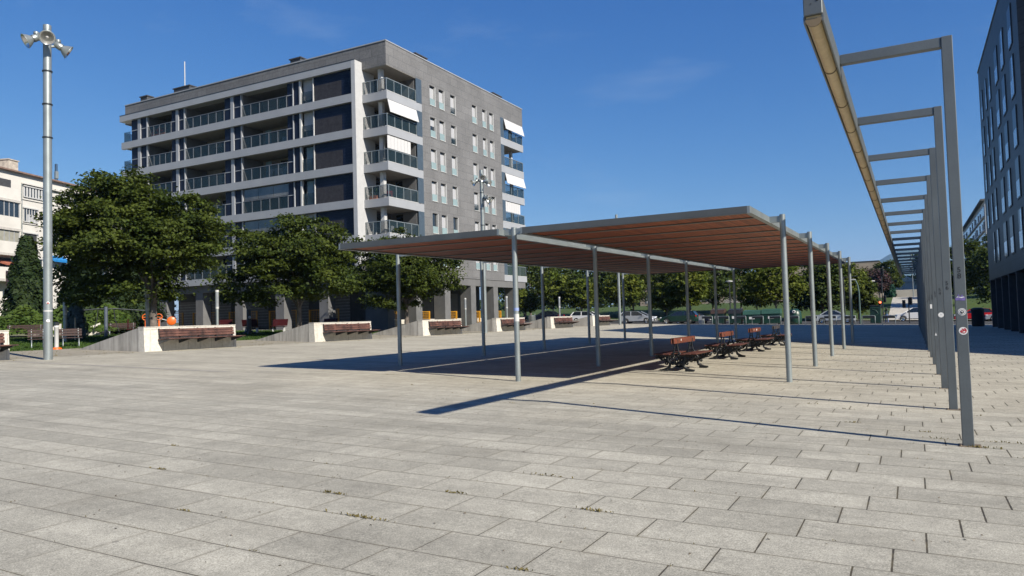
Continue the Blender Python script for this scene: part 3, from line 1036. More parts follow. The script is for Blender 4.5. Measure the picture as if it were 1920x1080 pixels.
def make_bench_wall():
    root = thing('bench_wall', None, 'bench wall', (0, 0, 0), 0, 'pale wedge walls with timber benches along the plaza')
    w = MB()
    # pale stone facing with slightly leaning face (x = 0 at foot), y from 0 to WL
    w.prism([(0.0, -0.1), (-0.07, 1.0), (-0.42, 1.0), (-0.42, -0.1)], 'y', 0, WL)
    w.build('stone_front', tile_front, root)
    r = MB()
    for ya, yb in ((0.004, WL - 0.004),):
        r.prism([(-0.422, 0.995), (-4.6, 0.12), (-4.75, -0.1), (-0.422, -0.1)], 'y', ya, yb)
    r.build('ramp_back', CONC_SIDE, root)
    cp = MB()
    cp.bbox(-0.44, -0.05, -0.012, WL + 0.012, 1.002, 1.035, 0.006)
    cp.build('coping', STONE, root)
    ys0, ys1 = 0.62, WL - 0.20
    s = MB()
    for i in range(4):
        x0 = -0.02 + i * 0.18
        s.bbox(x0, x0 + 0.175, ys0, ys1 + 0.12, 0.46 + i * 0.012, 0.50 + i * 0.012, 0.008)
    s.build('seat', WOODOLD, root)
    b = MB()
    for i in range(3):
        z0 = 0.60 + i * 0.115
        b.bbox(0.075 - i * 0.025, 0.115 - i * 0.025, ys0 + 0.02, ys1 - 0.02, z0, z0 + 0.098, 0.008)
    b.build('backrest', WOODOLD, root)
    for y in (ys0 + 0.06, ys0 + 1.05, ys0 + 2.0, ys0 + 2.95, ys1 - 0.06):
        k = MB()
        k.prism([(-0.03, 0.30), (-0.03, 0.455), (0.70, 0.492), (0.70, 0.465)], 'y', y - 0.02, y + 0.02)
        k.prism([(0.0, 0.5), (0.06, 0.5), (0.0, 0.95), (-0.06, 0.95)], 'y', y - 0.02, y + 0.02)
        k.build('bracket', DARKSTEEL, root)
    return root


tile_front = tile_mat('pale_stone_blocks', (0.49, 0.465, 0.41), (0.22, 0.2, 0.17), 0.62, 1.6, 0.75, 0.05, 0.008, 0.3, 0.3)


def conc_side():
    m, n, l, b = new_mat('grey_concrete_side')
    p = pos(n)
    s = n.new('ShaderNodeSeparateXYZ')
    l.new(p, s.inputs[0])
    c = mix_col(n, l, ramp(n, l, noise(n, l, p, 1.2, 6), 0.3, 0.7), (0.27, 0.255, 0.225), (0.37, 0.35, 0.31))
    mp = n.new('ShaderNodeMapping')
    mp.inputs['Scale'].default_value = (3.0, 3.0, 0.25)
    l.new(p, mp.inputs['Vector'])
    c = mix_col(n, l, 0.5, c, ramp(n, l, noise(n, l, mp.outputs[0], 1.5, 4), 0.35, 0.65, (0.25, 0.25, 0.25, 1), (0.75, 0.75, 0.75, 1)), 'OVERLAY')
    k = math_n(n, l, 'FRACT', math_n(n, l, 'DIVIDE', s.outputs[0], 0.95))
    c = mix_col(n, l, math_n(n, l, 'MULTIPLY', math_n(n, l, 'LESS_THAN', k, 0.02), 0.6), c, (0.1, 0.09, 0.08))
    l.new(c, b.inputs['Base Color'])
    b.inputs['Roughness'].default_value = 0.9
    return m


CONC_SIDE = conc_side()
wl_ = ['pale bench wall cut by the left edge of the picture, black scrawl on its end',
       'pale bench wall left of the plaza in front of the largest leafy tree',
       'pale bench wall in front of the second leafy tree, between the first long bench and the canopy',
       'pale bench wall behind the outer canopy pole, third of those with a whole bench in view',
       'pale bench wall seen just left of the stickered canopy pole',
       'pale bench wall under the canopy, second from the street end of the row',
       'smallest pale bench wall at the street end of the row']
bw = make_bench_wall()
for i in range(7):
    o = bw if i == 0 else copy_tree(bw)
    y = 10.05 + 9.98 * i if i < 4 else 40.0 + 9.75 * (i - 3)
    place(o, (-28.02, y, zt(-28.02)), 0)
    o['label'] = wl_[i]
    o['group'] = 'pale wedge walls with timber benches along the plaza'
s = MB()
s.tube([(0.008 - 0.02, WL - 0.75, 0.30), (0.0, WL - 0.5, 0.42), (-0.015, WL - 0.25, 0.48), (-0.01, WL - 0.2, 0.33), (0.0, WL - 0.45, 0.27), (0.0, WL - 0.3, 0.36)], 0.025, 6)
s.build('scrawl', BLACKINK, bw)
f = MB()
f.bbox(-0.3, -0.15, 4.1, 4.3, 1.035, 1.25, 0.02)
f.bbox(-0.34, -0.11, 4.15, 4.26, 1.25, 1.4, 0.02)
f.build('pale_rag', WHITEP, bw)

# ---------------------------------------------------------------- floodlight poles
def floodlight(root, z, ang, R=0.42, tilt=0.55, s=1.0):
    d = Vector((math.cos(ang), math.sin(ang), 0))
    h = MB()
    # arm
    h.tube([(d * 0.1) + Vector((0, 0, z + 0.05)), (d * (R - 0.05)) + Vector((0, 0, z + 0.12))], 0.045, 8)
    c = d * R + Vector((0, 0, z + 0.08))
    ax = (d * math.cos(tilt) + Vector((0, 0, -math.sin(tilt)))).normalized()
    h.lathe(c, [(0.0, -0.22), (0.11, -0.22), (0.13, -0.05), (0.13, 0.02)], 16, ax)
    h.tube([c - ax * 0.1 + Vector((0, 0, 0.12)), c - ax * 0.1 + Vector((0, 0, 0.2))], 0.09, 10)
    h.lathe(c, [(0.10, 0.02), (0.13, 0.07), (0.19, 0.15), (0.245, 0.26), (0.26, 0.27), (0.26, 0.29), (0.24, 0.285)], 22, ax)
    o = h.build('floodlight', STEEL, root)
    r = MB()
    r.lathe(c, [(0.0, 0.08), (0.10, 0.09), (0.165, 0.16), (0.22, 0.262), (0.24, 0.282)], 22, ax)
    r.build('reflector', CHROME, o)
    q = MB()
    q.lathe(c, [(0.0, 0.09), (0.05, 0.10), (0.05, 0.20), (0.0, 0.21)], 10, ax)
    q.build('bulb', WHITEP, o)
    return o


def make_mast(label, loc, H, heads, sensors=False, group='floodlight masts along the plaza'):
    root = thing('floodlight_mast', label, 'light mast', loc, 0, group)
    p = MB()
    segs = [0.0, 0.18 * H, 0.62 * H, H]
    p.tube([(0, 0, -0.1), (0, 0, 0.22 * H), (0, 0, 0.62 * H), (0, 0, H)], [0.145, 0.142, 0.138, 0.132], 18)
    p.build('pole', STEEL, root)
    for z in (H * 0.66, H * 0.76, H * 0.86):
        c = MB()
        c.lathe((0, 0, z), [(0.12, -0.025), (0.165, -0.02), (0.165, 0.02), (0.12, 0.025)], 18)
        c.build('collar', DARKSTEEL, root)
    for a, z in heads:
        floodlight(root, z, a)
    return root


m1 = make_mast('tall grey floodlight mast with three round lamps at the left of the plaza', (-26.74, 15.38, zt(-26.74)), 11.9,
               [(math.radians(-30), 11.3), (math.radians(-110), 11.25), (math.radians(62), 11.1)])
band = MB()
band.tube([(0, 0, 1.68), (0, 0, 1.73)], 0.146, 18, cap=False)
band.build('white_band', WHITEP, m1)
for dx_, z, r_, m_ in ((0.02, 1.98, 0.05, PAPER), (-0.02, 1.35, 0.06, PAPER)):
    s = MB()
    dv = Vector((0.87 + dx_, -0.5, 0)).normalized()
    s.lathe(dv * 0.136 + Vector((0, 0, z)), [(0, 0.014), (r_, 0.012), (r_, 0.0)], 14, dv)
    s.build('sticker', m_, m1)
s = MB()
dv = Vector((0.87, -0.5, 0)).normalized()
s.lathe(dv * 0.136 + Vector((0, 0, 1.98)), [(0, 0.018), (0.03, 0.017), (0.03, 0.0)], 12, dv)
s.build('sticker', INKR, m1)
make_mast('floodlight mast standing in front of the grey flats, its lamps at two heights', (-27.37, 46.87, zt(-27.37)), 11.9,
          [(math.radians(-135), 11.0), (math.radians(-50), 11.25), (math.radians(0), 10.9), (math.radians(20), 9.6), (math.radians(-10), 9.7)])
make_mast('floodlight mast by the street, foot beside the silver hatchback', (-27.48, 75.5, zt(-27.48)), 11.8,
          [(math.radians(-30), 11.0), (math.radians(-110), 10.9), (math.radians(62), 10.8)])


# ---------------------------------------------------------------- grey apartment block
def apartment():
    root = thing('apartment_building', 'grey tiled apartment block with white floor bands and corner balconies', 'building', (-37.24, 48.72, 1.0))

    def P(mb, name, m, par=root):
        o = mb.build(name, m, par if par is root else None, True)
        if par is not root:
            o.parent = par
            inv = root.matrix_basis.inverted()
            o.data.transform(inv)
        return o

    XR, YF, YB = -37.24, 47.82, 48.72
    T = [20.72 - 2.95 * k for k in range(6)]
    XL = -70.98
    ZS = 5.62
    # tiled walls
    w = MB()
    w.box(-40.4, XR - 0.22, 53.25, 68.4, ZS, 22.88)
    wcols = ((54.99, 55.9), (56.47, 57.37), (58.41, 59.3), (62.3, 63.2), (64.3, 65.1), (65.72, 66.57))
    ye = 53.25
    for a, b_ in wcols:
        w.box(XR - 0.219, XR, ye, a, ZS, 22.88)
        ze = 22.88
        for k in range(6):
            wb = 21.0 - 2.89 * k
            w.box(XR - 0.219, XR, a, b_, wb + 1.83, ze)
            ze = wb
        w.box(XR - 0.219, XR, a, b_, ZS, ze)
        ye = b_
    w.box(XR - 0.219, XR, ye, 68.4, ZS, 22.88)
    w.box(-69.3, -40.4, 52.4, 72.7, ZS, 22.88)
    P(w, 'tiled_wall', GREYTILE)
    r = MB()
    r.box(XL, XR, YB, 73.1, 22.88, 24.86)
    P(r, 'tiled_parapet', GREYTILE)
    c = MB()
    c.box(XL - 0.03, XR + 0.05, YB - 0.05, 73.15, 24.862, 24.95)
    P(c, 'roof_capping', WHITEMET)
    for ya, yb in ((YB + 0.02, 53.2), (68.45, 73.05)):
        sf = MB()
        sf.box(-40.3, XR - 0.02, ya, yb, 22.84, 22.878)
        P(sf, 'balcony_soffit', LOGGIA)
    # loggia back walls, party walls, slabs
    lw = MB()
    lw.box(-69.3, -40.45, 50.6, 52.39, ZS, 22.85)
    P(lw, 'loggia_wall', LOGGIA)
    for t in T[:]:
        b = MB()
        bot = t - 0.68 if t > 6.5 else ZS
        t2 = t if t > 6.5 else 6.2
        b.box(-70.3, -39.78, YF, YF + 0.3, bot, t2)
        o = P(b, 'floor_band', WHITEMET)
        for bx in ((-69.3, -40.45, YF + 0.302, 50.598), (-40.2, XR - 0.24, YB + 0.2, 53.24), (-40.2, XR - 0.24, 68.42, 72.95), (-70.05, -69.31, YF + 0.302, 53.0)):
            s = MB()
            s.box(*bx, bot + 0.03, t2 - 0.12)
            P(s, 'floor_slab', LOGGIA)
        # corner parapets
        for (ya, yb) in ((YB, 53.72), (68.0, 73.1)):
            k = MB()
            if ya == YB:
                k.box(-39.765, XR + 0.012, YB - 0.012, YB + 0.18, bot, t2)
                k.box(XR - 0.2, XR + 0.012, YB + 0.182, yb, bot, t2)
            else:
                k.box(XR - 0.2, XR + 0.012, ya, yb + 0.012, bot, t2)
            P(k, 'balcony_parapet', WHITEMET)
            sl = MB()
            sl.box(XR - 0.22, XR + 0.03, ya + (0.0 if ya == YB else 0.0), yb - (0.85 if ya == YB else 0), t2 + 0.002, t2 + 0.05)
            P(sl, 'balcony_sill', WHITEP)
    # top band and end fin
    b = MB()
    b.box(-70.57, -39.78, YF, YB - 0.002, 22.9, 23.5)
    P(b, 'floor_band', WHITEMET)
    b = MB()
    b.box(-70.59, -39.76, YF - 0.02, YB - 0.004, 23.502, 23.55)
    P(b, 'band_capping', DARKSTEEL)
    f = MB()
    f.box(-40.18, -39.775, YF - 0.004, 50.3, ZS, 23.498)
    P(f, 'white_fin', mat('white_fin_metal', (0.40, 0.405, 0.41), 0.5, 0.0, 0.04))
    # front bays (x scaled onto the infill plane)
    q = 0.9893
    YI = 48.12
    panels = [(-69.82, -68.75), (-68.30, -67.40), (-63.65, -62.95), (-62.54, -61.78), (-56.15, -55.28), (-54.88, -53.98), (-48.19, -47.49)]
    mull = [(-68.74, -68.31), (-67.38, -67.22), (-62.94, -62.55), (-61.76, -61.62), (-55.27, -54.89), (-53.96, -53.84), (-47.48, -47.40), (-46.68, -46.5), (-45.10, -45.02)]
    logg = [(-67.22, -63.65), (-61.62, -56.15), (-53.84, -48.19)]
    for k, t in enumerate(T):
        t2 = t if t > 6.5 else 6.2
        top = (T[k - 1] - 0.68) if k else 22.9
        h = top - t2
        for a, b_ in panels:
            p = MB()
            p.box(a * q, b_ * q, YI, YI + 0.07, t2 + 0.003, top - 0.003)
            P(p, 'navy_panel', NAVY)
            rl = MB()
            rl.box(a * q, b_ * q, YI - 0.03, YI - 0.002, t2 + 1.08, t2 + 1.15)
            P(rl, 'panel_rail', WHITEMET)
        for a, b_ in mull:
            p = MB()
            p.box(a * q, b_ * q, YI - 0.10, YI + 0.12, t2 + 0.004, top - 0.004)
            P(p, 'mullion', WHITEP if a > -47 else WHITEMET)
        # dark cladding panels near the fin
        p = MB()
        p.box(-47.39 * q, -46.69 * q, YI, YI + 0.07, t2 + 0.003, top - 0.003)
        P(p, 'navy_panel', NAVY)
        p = MB()
        p.box(-45.01 * q, -40.185, YI, YI + 0.07, t2 + 0.003, top - 0.003)
        for i in range(1, 9):
            zz = t2 + h * i / 9
            p.box(-45.01 * q, -40.185, YI - 0.012, YI - 0.001, zz - 0.02, zz + 0.02)
        P(p, 'navy_panel', NAVY)
        p = MB()
        p.box(-44.95 * q, -41.94 * q, YI - 0.03, YI - 0.014, t2 + 0.05, t2 + 1.42)
        P(p, 'spandrel_panel', mat('slate_panel', (0.035, 0.033, 0.036), 0.5, 0, 0.2, spec=0.2))
        # tall window by the fin: blind behind a glass guard
        fr = MB()
        fr.box(-46.49 * q, -45.11 * q, YI + 0.28, YI + 0.34, t2 + 0.003, top - 0.003)
        wn_o = P(fr, 'window', GLASSDK)
        bl = MB()
        bh = [0.45, 0.72, 1.5, 1.45, 0.6, 1.0][k]
        if k not in (2, 3):
            bl.box(-46.47 * q, -45.13 * q, YI + 0.24, YI + 0.275, t2 + bh, top - 0.01)
            P(bl, 'blind', BLIND, wn_o)
        else:
            bl.box(-46.2 * q, -45.5 * q, YI + 0.24, YI + 0.275, t2 + 0.1, top - 0.1)
            P(bl, 'curtain', mat('blue_grey_curtain', (0.16, 0.24, 0.28), 0.8), wn_o)
        gl = MB()
        gl.box(-46.47 * q, -45.13 * q, YI - 0.02, YI + 0.0, t2 + 0.02, t2 + 1.1)
        P(gl, 'glass_guard', GLASSRAIL, wn_o)
        # loggias
        for li, (a, b_) in enumerate(logg):
            a_, b2 = a * q, b_ * q
            for xa_, xb_ in ((a_ - 0.16, a_ - 0.01), (b2 + 0.01, b2 + 0.14)):
                party = MB()
                party.box(xa_, xb_, YI + 0.13, 50.59, t2 - 0.1, top)
                P(party, 'party_wall', GREYRENDER)
            g_ = MB()
            n = 5 if li else 4
            for i in range(n + 1):
                x = a_ + 0.05 + (b2 - a_ - 0.1) * i / n
                g_.box(x - 0.03, x + 0.03, YI - 0.06, YI - 0.01, t2 + 0.06, t2 + 1.1)
            g_.box(a_, b2, YI - 0.07, YI, t2 + 1.1, t2 + 1.15)
            g_.box(a_, b2, YI - 0.07, YI, t2 + 0.002, t2 + 0.06)
            ro = P(g_, 'railing', mat('grey_railing', (0.17, 0.18, 0.19), 0.4, 0.3))
            gg = MB()
            gg.box(a_ + 0.02, b2 - 0.02, YI - 0.04, YI - 0.028, t2 + 0.07, t2 + 1.09)
            P(gg, 'glass', GLASSRAIL, ro)
            # door and window to the flat
            dr = MB()
            xw = a_ + (b2 - a_) * 0.40
            dr.box(xw, xw + 0.95, 50.54, 50.585, t2 + 0.05, t2 + 2.1)
            dr.box(xw + 1.1, xw + 1.9 + 0.3 * ((k + li) % 2), 50.54, 50.585, t2 + 0.9, t2 + 2.1)
            P(dr, 'balcony_door', GLASSDK)
            if (k, li) in ((1, 2), (2, 2), (4, 1)):
                cu = MB()
                cu.box(xw - 1.2, xw - 0.5, 49.9, 49.95, t2 + 0.1, t2 + 2.0)
                P(cu, 'curtain', MATS['blue_grey_curtain'])
            if (k, li) == (4, 2) or (k, li) == (3, 2):
                gz = MB()
                for i in range(3):
                    x = a_ + (b2 - a_) * i / 3
                    gz.box(x + 0.02, a_ + (b2 - a_) * (i + 1) / 3 - 0.02, YI + 0.02, YI + 0.03, t2 + 1.2, top - 0.05)
                P(gz, 'glazing', mat('reflective_glazing', (0.12, 0.115, 0.10), 0.03, 0, 0.4, 0.35, spec=1.0))
        # left end balcony
        gl = MB()
        gl.box(-70.2, -69.2, YI - 0.05, YI - 0.035, t2 + 0.05, t2 + 1.1)
        gl.box(-70.21, -70.19, YI - 0.05, 52.5, t2 + 0.05, t2 + 1.1)
        go = P(gl, 'railing', GLASSRAIL)
        # corner balconies
        for side in (0, 1):
            ya, yb = ((YB + 0.06, 52.86) if side == 0 else (68.75, 73.0))
            g_ = MB()
            n = 4 if side == 0 else 3
            X0 = XR - 0.06
            for i in range(n + 1):
                y = ya + (yb - ya) * i / n
                g_.box(X0 - 0.03, X0 + 0.03, y - 0.03, y + 0.03, t2 + 0.052, t2 + 1.03)
            g_.box(X0 - 0.035, X0 + 0.035, ya - 0.03, yb + 0.03, t2 + 1.03, t2 + 1.09)
            if side == 0:
                for x in (-39.65, -38.95, -38.2):
                    g_.box(x - 0.025, x + 0.025, ya - 0.03, ya + 0.03, t2 + 0.052, t2 + 1.03)
                g_.box(-39.77, X0 - 0.036, ya - 0.03, ya + 0.03, t2 + 1.03, t2 + 1.085)
            else:
                g_.box(-40.0, X0 - 0.036, yb - 0.03, yb + 0.03, t2 + 1.03, t2 + 1.085)
            ro = P(g_, 'railing', STEEL)
            gg = MB()
            gg.box(X0 - 0.008, X0 + 0.008, ya + 0.04, yb - 0.03, t2 + 0.07, t2 + 1.02)
            if side == 0:
                gg.box(-39.76, X0 - 0.05, ya - 0.008, ya + 0.008, t2 + 0.07, t2 + 1.02)
            else:
                gg.box(-40.0, X0 - 0.05, yb - 0.008, yb + 0.008, t2 + 0.07, t2 + 1.02)
            P(gg, 'glass', GLASSRAIL, ro)
            bp = MB()
            by = (52.88, 53.72) if side == 0 else (68.02, 68.70)
            bp.box(XR - 0.05, XR + 0.006, by[0], by[1], t2 + 0.052, top - 0.004)
            P(bp, 'side_panel', BLUEGREY)
            if side == 0:
                cl = MB()
                cl.box(-38.55, -38.18, 49.3, 49.65, t2 - 0.1, top + 0.02)
                P(cl, 'balcony_column', WHITEP)
                iw = MB()
                iw.box(-40.39, -37.45, 52.87, 53.24, t2 - 0.1, top)
                iw.box(-40.39, -40.2, 50.31, 52.869, t2 - 0.1, top)
                P(iw, 'balcony_wall', GREYRENDER)
                dd = MB()
                dd.box(-40.19, -40.15, 50.6, 52.3, t2 + 0.02, t2 + 2.1)
                dd.box(-39.6, -38.9, 52.82, 52.865, t2 + 0.02, t2 + 2.1)
                P(dd, 'balcony_door', GLASSDK)
            else:
                cl = MB()
                cl.box(-38.4, -38.1, 71.9, 72.2, t2 - 0.1, top + 0.02)
                P(cl, 'balcony_column', WHITEP)
            # awnings and roller blinds
            aw = {(0, 1): 'a', (0, 2): 'b', (1, 0): 'a', (1, 2): 'a', (1, 3): 'b', (1, 5): 'c'}.get((side, k))
            if aw == 'a':
                m_ = MB()
                m_.prism([(XR - 0.02, top - 0.03), (XR + 0.01, top - 0.03), (XR + 0.28, top - 1.12), (XR + 0.24, top - 1.14)], 'y', ya + 0.05, yb + (0.0 if side == 0 else 0))
                P(m_, 'awning', AWN)
            elif aw == 'b':
                m_ = MB()
                n = 7
                ye = yb - 0.85
                for i in range(n):
                    y0_ = ya + 0.02 + (ye - ya) * i / n
                    m_.box(XR - 0.10, XR - 0.07, y0_, y0_ + (ye - ya) / n - 0.025, t2 + 1.15, top - 0.05)
                P(m_, 'awning', AWN)
            elif aw == 'c':
                m_ = MB()
                m_.box(XR - 0.12, XR - 0.10, ya, yb - 0.1, t2 + 0.05, t2 + 1.0)
                P(m_, 'reed_screen', mat('green_screen', (0.09, 0.13, 0.07), 0.8))
        # facade windows
        wb = 21.0 - 2.89 * k
        wt = wb + 1.83
        for wi, (y0_, y1_) in enumerate(((54.99, 55.9), (56.47, 57.37), (58.41, 59.3), (62.3, 63.2), (64.3, 65.1), (65.72, 66.57))):
            fr = MB()
            XO = XR - 0.20
            fr.box(XO + 0.001, XO + 0.02, y0_, y1_, wb, wt)
            wo_ = P(fr, 'window', GLASSDK)
            f2 = MB()
            f2.box(XO + 0.021, XR + 0.05, y0_ + 0.003, y1_ - 0.003, wb + 0.002, wb + 0.05)
            f2.box(XO + 0.021, XR + 0.02, y1_ - 0.06, y1_ - 0.003, wb + 0.051, wt - 0.003)
            f2.box(XO + 0.021, XO + 0.07, y0_ + 0.003, y0_ + 0.05, wb + 0.051, wt - 0.003)
            P(f2, 'frame', WHITEP, wo_)
            st_ = (wi * 7 + k * 5) % 11
            bz = wb + (0.62 if st_ not in (3, 6) else 0.35)
            if not (k == 4 and wi in (0, 2)) and not (k == 1 and wi == 0):
                bb = MB()
                bb.box(XO + 0.022, XO + 0.03, y0_ + 0.06, y1_ - 0.08, bz, wt - 0.19)
                P(bb, 'blind', BLIND, wo_)
            elif k == 1:
                bb = MB()
                bb.box(XO + 0.022, XO + 0.03, y0_ + 0.06, y1_ - 0.08, wb + 1.1, wt - 0.19)
                P(bb, 'blind', BLIND, wo_)
            gg = MB()
            gg.box(XR - 0.03, XR - 0.02, y0_ + 0.06, y1_ - 0.08, wb + 0.06, wb + 0.66)
            P(gg, 'glass_guard', GLASSLT if st_ not in (3, 8) else GLASSRAIL, wo_)
    # table and chairs on the second floor corner balcony
    # roof vents and aerial
    for (xa, xb, ya, yb, zh) in ((-70.6, -69.5, 50.2, 50.9, 26.05), (-65.6, -63.2, 50.4, 51.2, 26.1), (-49.5, -48.2, 50.4, 51.4, 26.05)):
        v = MB()
        v.bbox(xa, xb, ya, yb, 24.95, zh, 0.03)
        v.box(xa - 0.08, xb + 0.08, ya - 0.08, yb + 0.08, zh + 0.002, zh + 0.1)
        P(v, 'roof_vent', DKGREY)
    for (ya, yb) in ((55.3, 57.1), (69.6, 71.5)):
        v = MB()
        v.bbox(-39.9, -38.9, ya, yb, 24.95, 26.1, 0.03)
        v.box(-39.98, -38.82, ya - 0.08, yb + 0.08, 26.102, 26.2)
        P(v, 'roof_vent', DKGREY)
    a = MB()
    a.tube([(-64.4, 50.8, 26.2), (-64.4, 50.8, 28.9)], 0.05, 6)
    P(a, 'aerial', WHITEP)
    # ground floor
    gf = MB()
    gf.box(-68.8, -41.5, 53.2, 70.0, 0.3, ZS - 0.03)
    P(gf, 'shop_wall', DKGREY)
    hd = MB()
    hd.box(-70.3, -37.6, 48.3, 73.0, ZS - 0.028, ZS - 0.002)
    P(hd, 'arcade_soffit', GREYRENDER)
    hb = MB()
    hb.box(-70.3, XR - 0.05, 48.35, 49.2, 4.95, ZS - 0.03)
    hb.box(-38.3, XR - 0.05, 49.202, 72.8, 4.95, ZS - 0.03)
    P(hb, 'arcade_beam', GREYRENDER)
    for xc in (-69.7, -64.8, -59.6, -54.3, -49.2, -44.1):
        p = MB()
        p.box(xc - 0.5, xc + 0.5, 48.36, 49.25, zt(xc) - 0.2, 4.949)
        P(p, 'pillar', GREYRENDER)
    p = MB()
    p.box(-39.6, XR - 0.06, 47.95 + 0.4, 49.2, 0.4, 4.949)
    P(p, 'pillar', GREYRENDER)
    for yc in (52.7, 57.2, 61.75, 66.15, 70.6):
        p = MB()
        p.box(-38.5, XR - 0.06, yc - 0.45, yc + 0.45, 0.4, 4.949)
        P(p, 'pillar', GREYRENDER)
    for xc in (-67.2, -62.2, -57.0, -51.7, -46.7):
        s_ = MB()
        s_.box(xc - 1.4, xc + 1.4, 53.15, 53.19, zt(xc) + 0.1, 4.4)
        so_ = P(s_, 'roller_shutter', mat('shutter_grey', (0.10, 0.10, 0.10), 0.5))
        s2 = MB()
        for i in range(14):
            z = zt(xc) + 0.35 + i * 0.28
            if z < 4.3:
                s2.box(xc - 1.38, xc + 1.38, 53.12, 53.148, z, z + 0.05)
        P(s2, 'slat', mat('shutter_slat', (0.24, 0.24, 0.24), 0.5), so_)
    for yc in (55.0, 59.5, 64.0):
        s_ = MB()
        s_.box(-41.48, -41.44, yc - 1.4, yc + 1.4, 1.2, 4.4)
        P(s_, 'roller_shutter', MATS['shutter_grey'])
    return root


apartment()

# balcony table and chairs (second floor corner)
bt = thing('balcony_table', 'small white table with chairs on the second floor corner balcony', 'table', (-38.2, 50.2, 8.76))
t_ = MB()
t_.bbox(-0.45, 0.45, -0.35, 0.5, 0.68, 0.72, 0.01)
t_.build('table_top', WHITEP, bt)
for sx in (-0.38, 0.38):
    for sy in (-0.28, 0.42):
        q_ = MB()
        q_.box(sx - 0.025, sx + 0.025, sy - 0.025, sy + 0.025, 0, 0.679)
        q_.build('leg', WHITEP, bt)
for i, (x, y) in enumerate(((-37.75, 49.55), (-37.7, 51.2))):
    ch = thing('balcony_chair', ['white chair on the corner balcony, at the near side of the white table', 'white chair on the corner balcony, at the far side of the white table'][i], 'chair', (x, y, 8.76), 0, 'white balcony chairs')
    q_ = MB()
    q_.bbox(-0.2, 0.2, -0.2, 0.2, 0.42, 0.45, 0.01)
    q_.build('seat', WHITEP, ch)
    q_ = MB()
    q_.bbox(0.17, 0.2, -0.2, 0.2, 0.46, 0.85, 0.01)
    q_.build('backrest', WHITEP, ch)
    for sx in (-0.17, 0.17):
        for sy in (-0.17, 0.17):
            q_ = MB()
            q_.box(sx - 0.02, sx + 0.02, sy - 0.02, sy + 0.02, 0, 0.419)
            q_.build('leg', WHITEP, ch)

# flowers, plants and a drying rack on the front loggias
FLW = leaf_mat('red_flowers', (0.10, 0.008, 0.012), (0.28, 0.02, 0.03), (0.22, 0.02, 0.03), 0.2)


def planter(label, x, y, z, L, m, hgt):
    root = thing('balcony_planter', label, 'planter', (x, y, z), 0, 'planters on the balconies')
    q = MB()
    q.bbox(-L / 2, L / 2, -0.15, 0.15, 0, 0.35, 0.02)
    q.build('trough', mat('terracotta', (0.25, 0.10, 0.06), 0.8), root)
    n = int(220 * L)
    c = np.stack([RND.uniform(-L / 2, L / 2, n), RND.normal(size=n) * 0.1, 0.35 + hgt * np.sqrt(RND.uniform(0, 1, n))], 1)
    quads_object('foliage', c, RND.normal(size=(n, 3)), RND.uniform(0.05, 0.12, n), m, root)


planter('red flowering planter on the top left loggia of the grey flats', -65.6, 48.6, 20.77, 2.2, FLW, 0.55)
planter('red flowering planter behind the railing of the third floor corner balcony', -38.9, 50.6, 11.92, 1.2, FLW, 0.5)
planter('green planter behind the railing of the same third floor corner balcony', -39.3, 49.4, 11.92, 0.8, LEAF_H, 0.7)
planter('leafy green planter on the middle loggia below the roof', -58.5, 49.9, 17.82, 1.2, LEAF_H, 0.9)
dry = thing('drying_rack', 'white drying rack hung with pale cloths on the right hand loggia', 'drying rack', (-50.2, 49.2, 14.86))
q_ = MB()
for i in range(6):
    q_.tube([(-0.7, -0.25 + 0.1 * i, 0.95), (0.7, -0.25 + 0.1 * i, 0.95)], 0.012, 5)
q_.tube([(-0.7, -0.3, 0), (-0.7, 0.3, 0.95)], 0.015, 5)
q_.tube([(0.7, -0.3, 0), (0.7, 0.3, 0.95)], 0.015, 5)
q_.build('rack', WHITEP, dry)
q_ = MB()
for i, (a, b_) in enumerate(((-0.6, -0.25), (-0.15, 0.2), (0.3, 0.6))):
    q_.box(a, b_, -0.26 + 0.2 * i, -0.25 + 0.2 * i, 0.3 + 0.1 * i, 0.97)
q_.build('cloth', BLIND, dry)

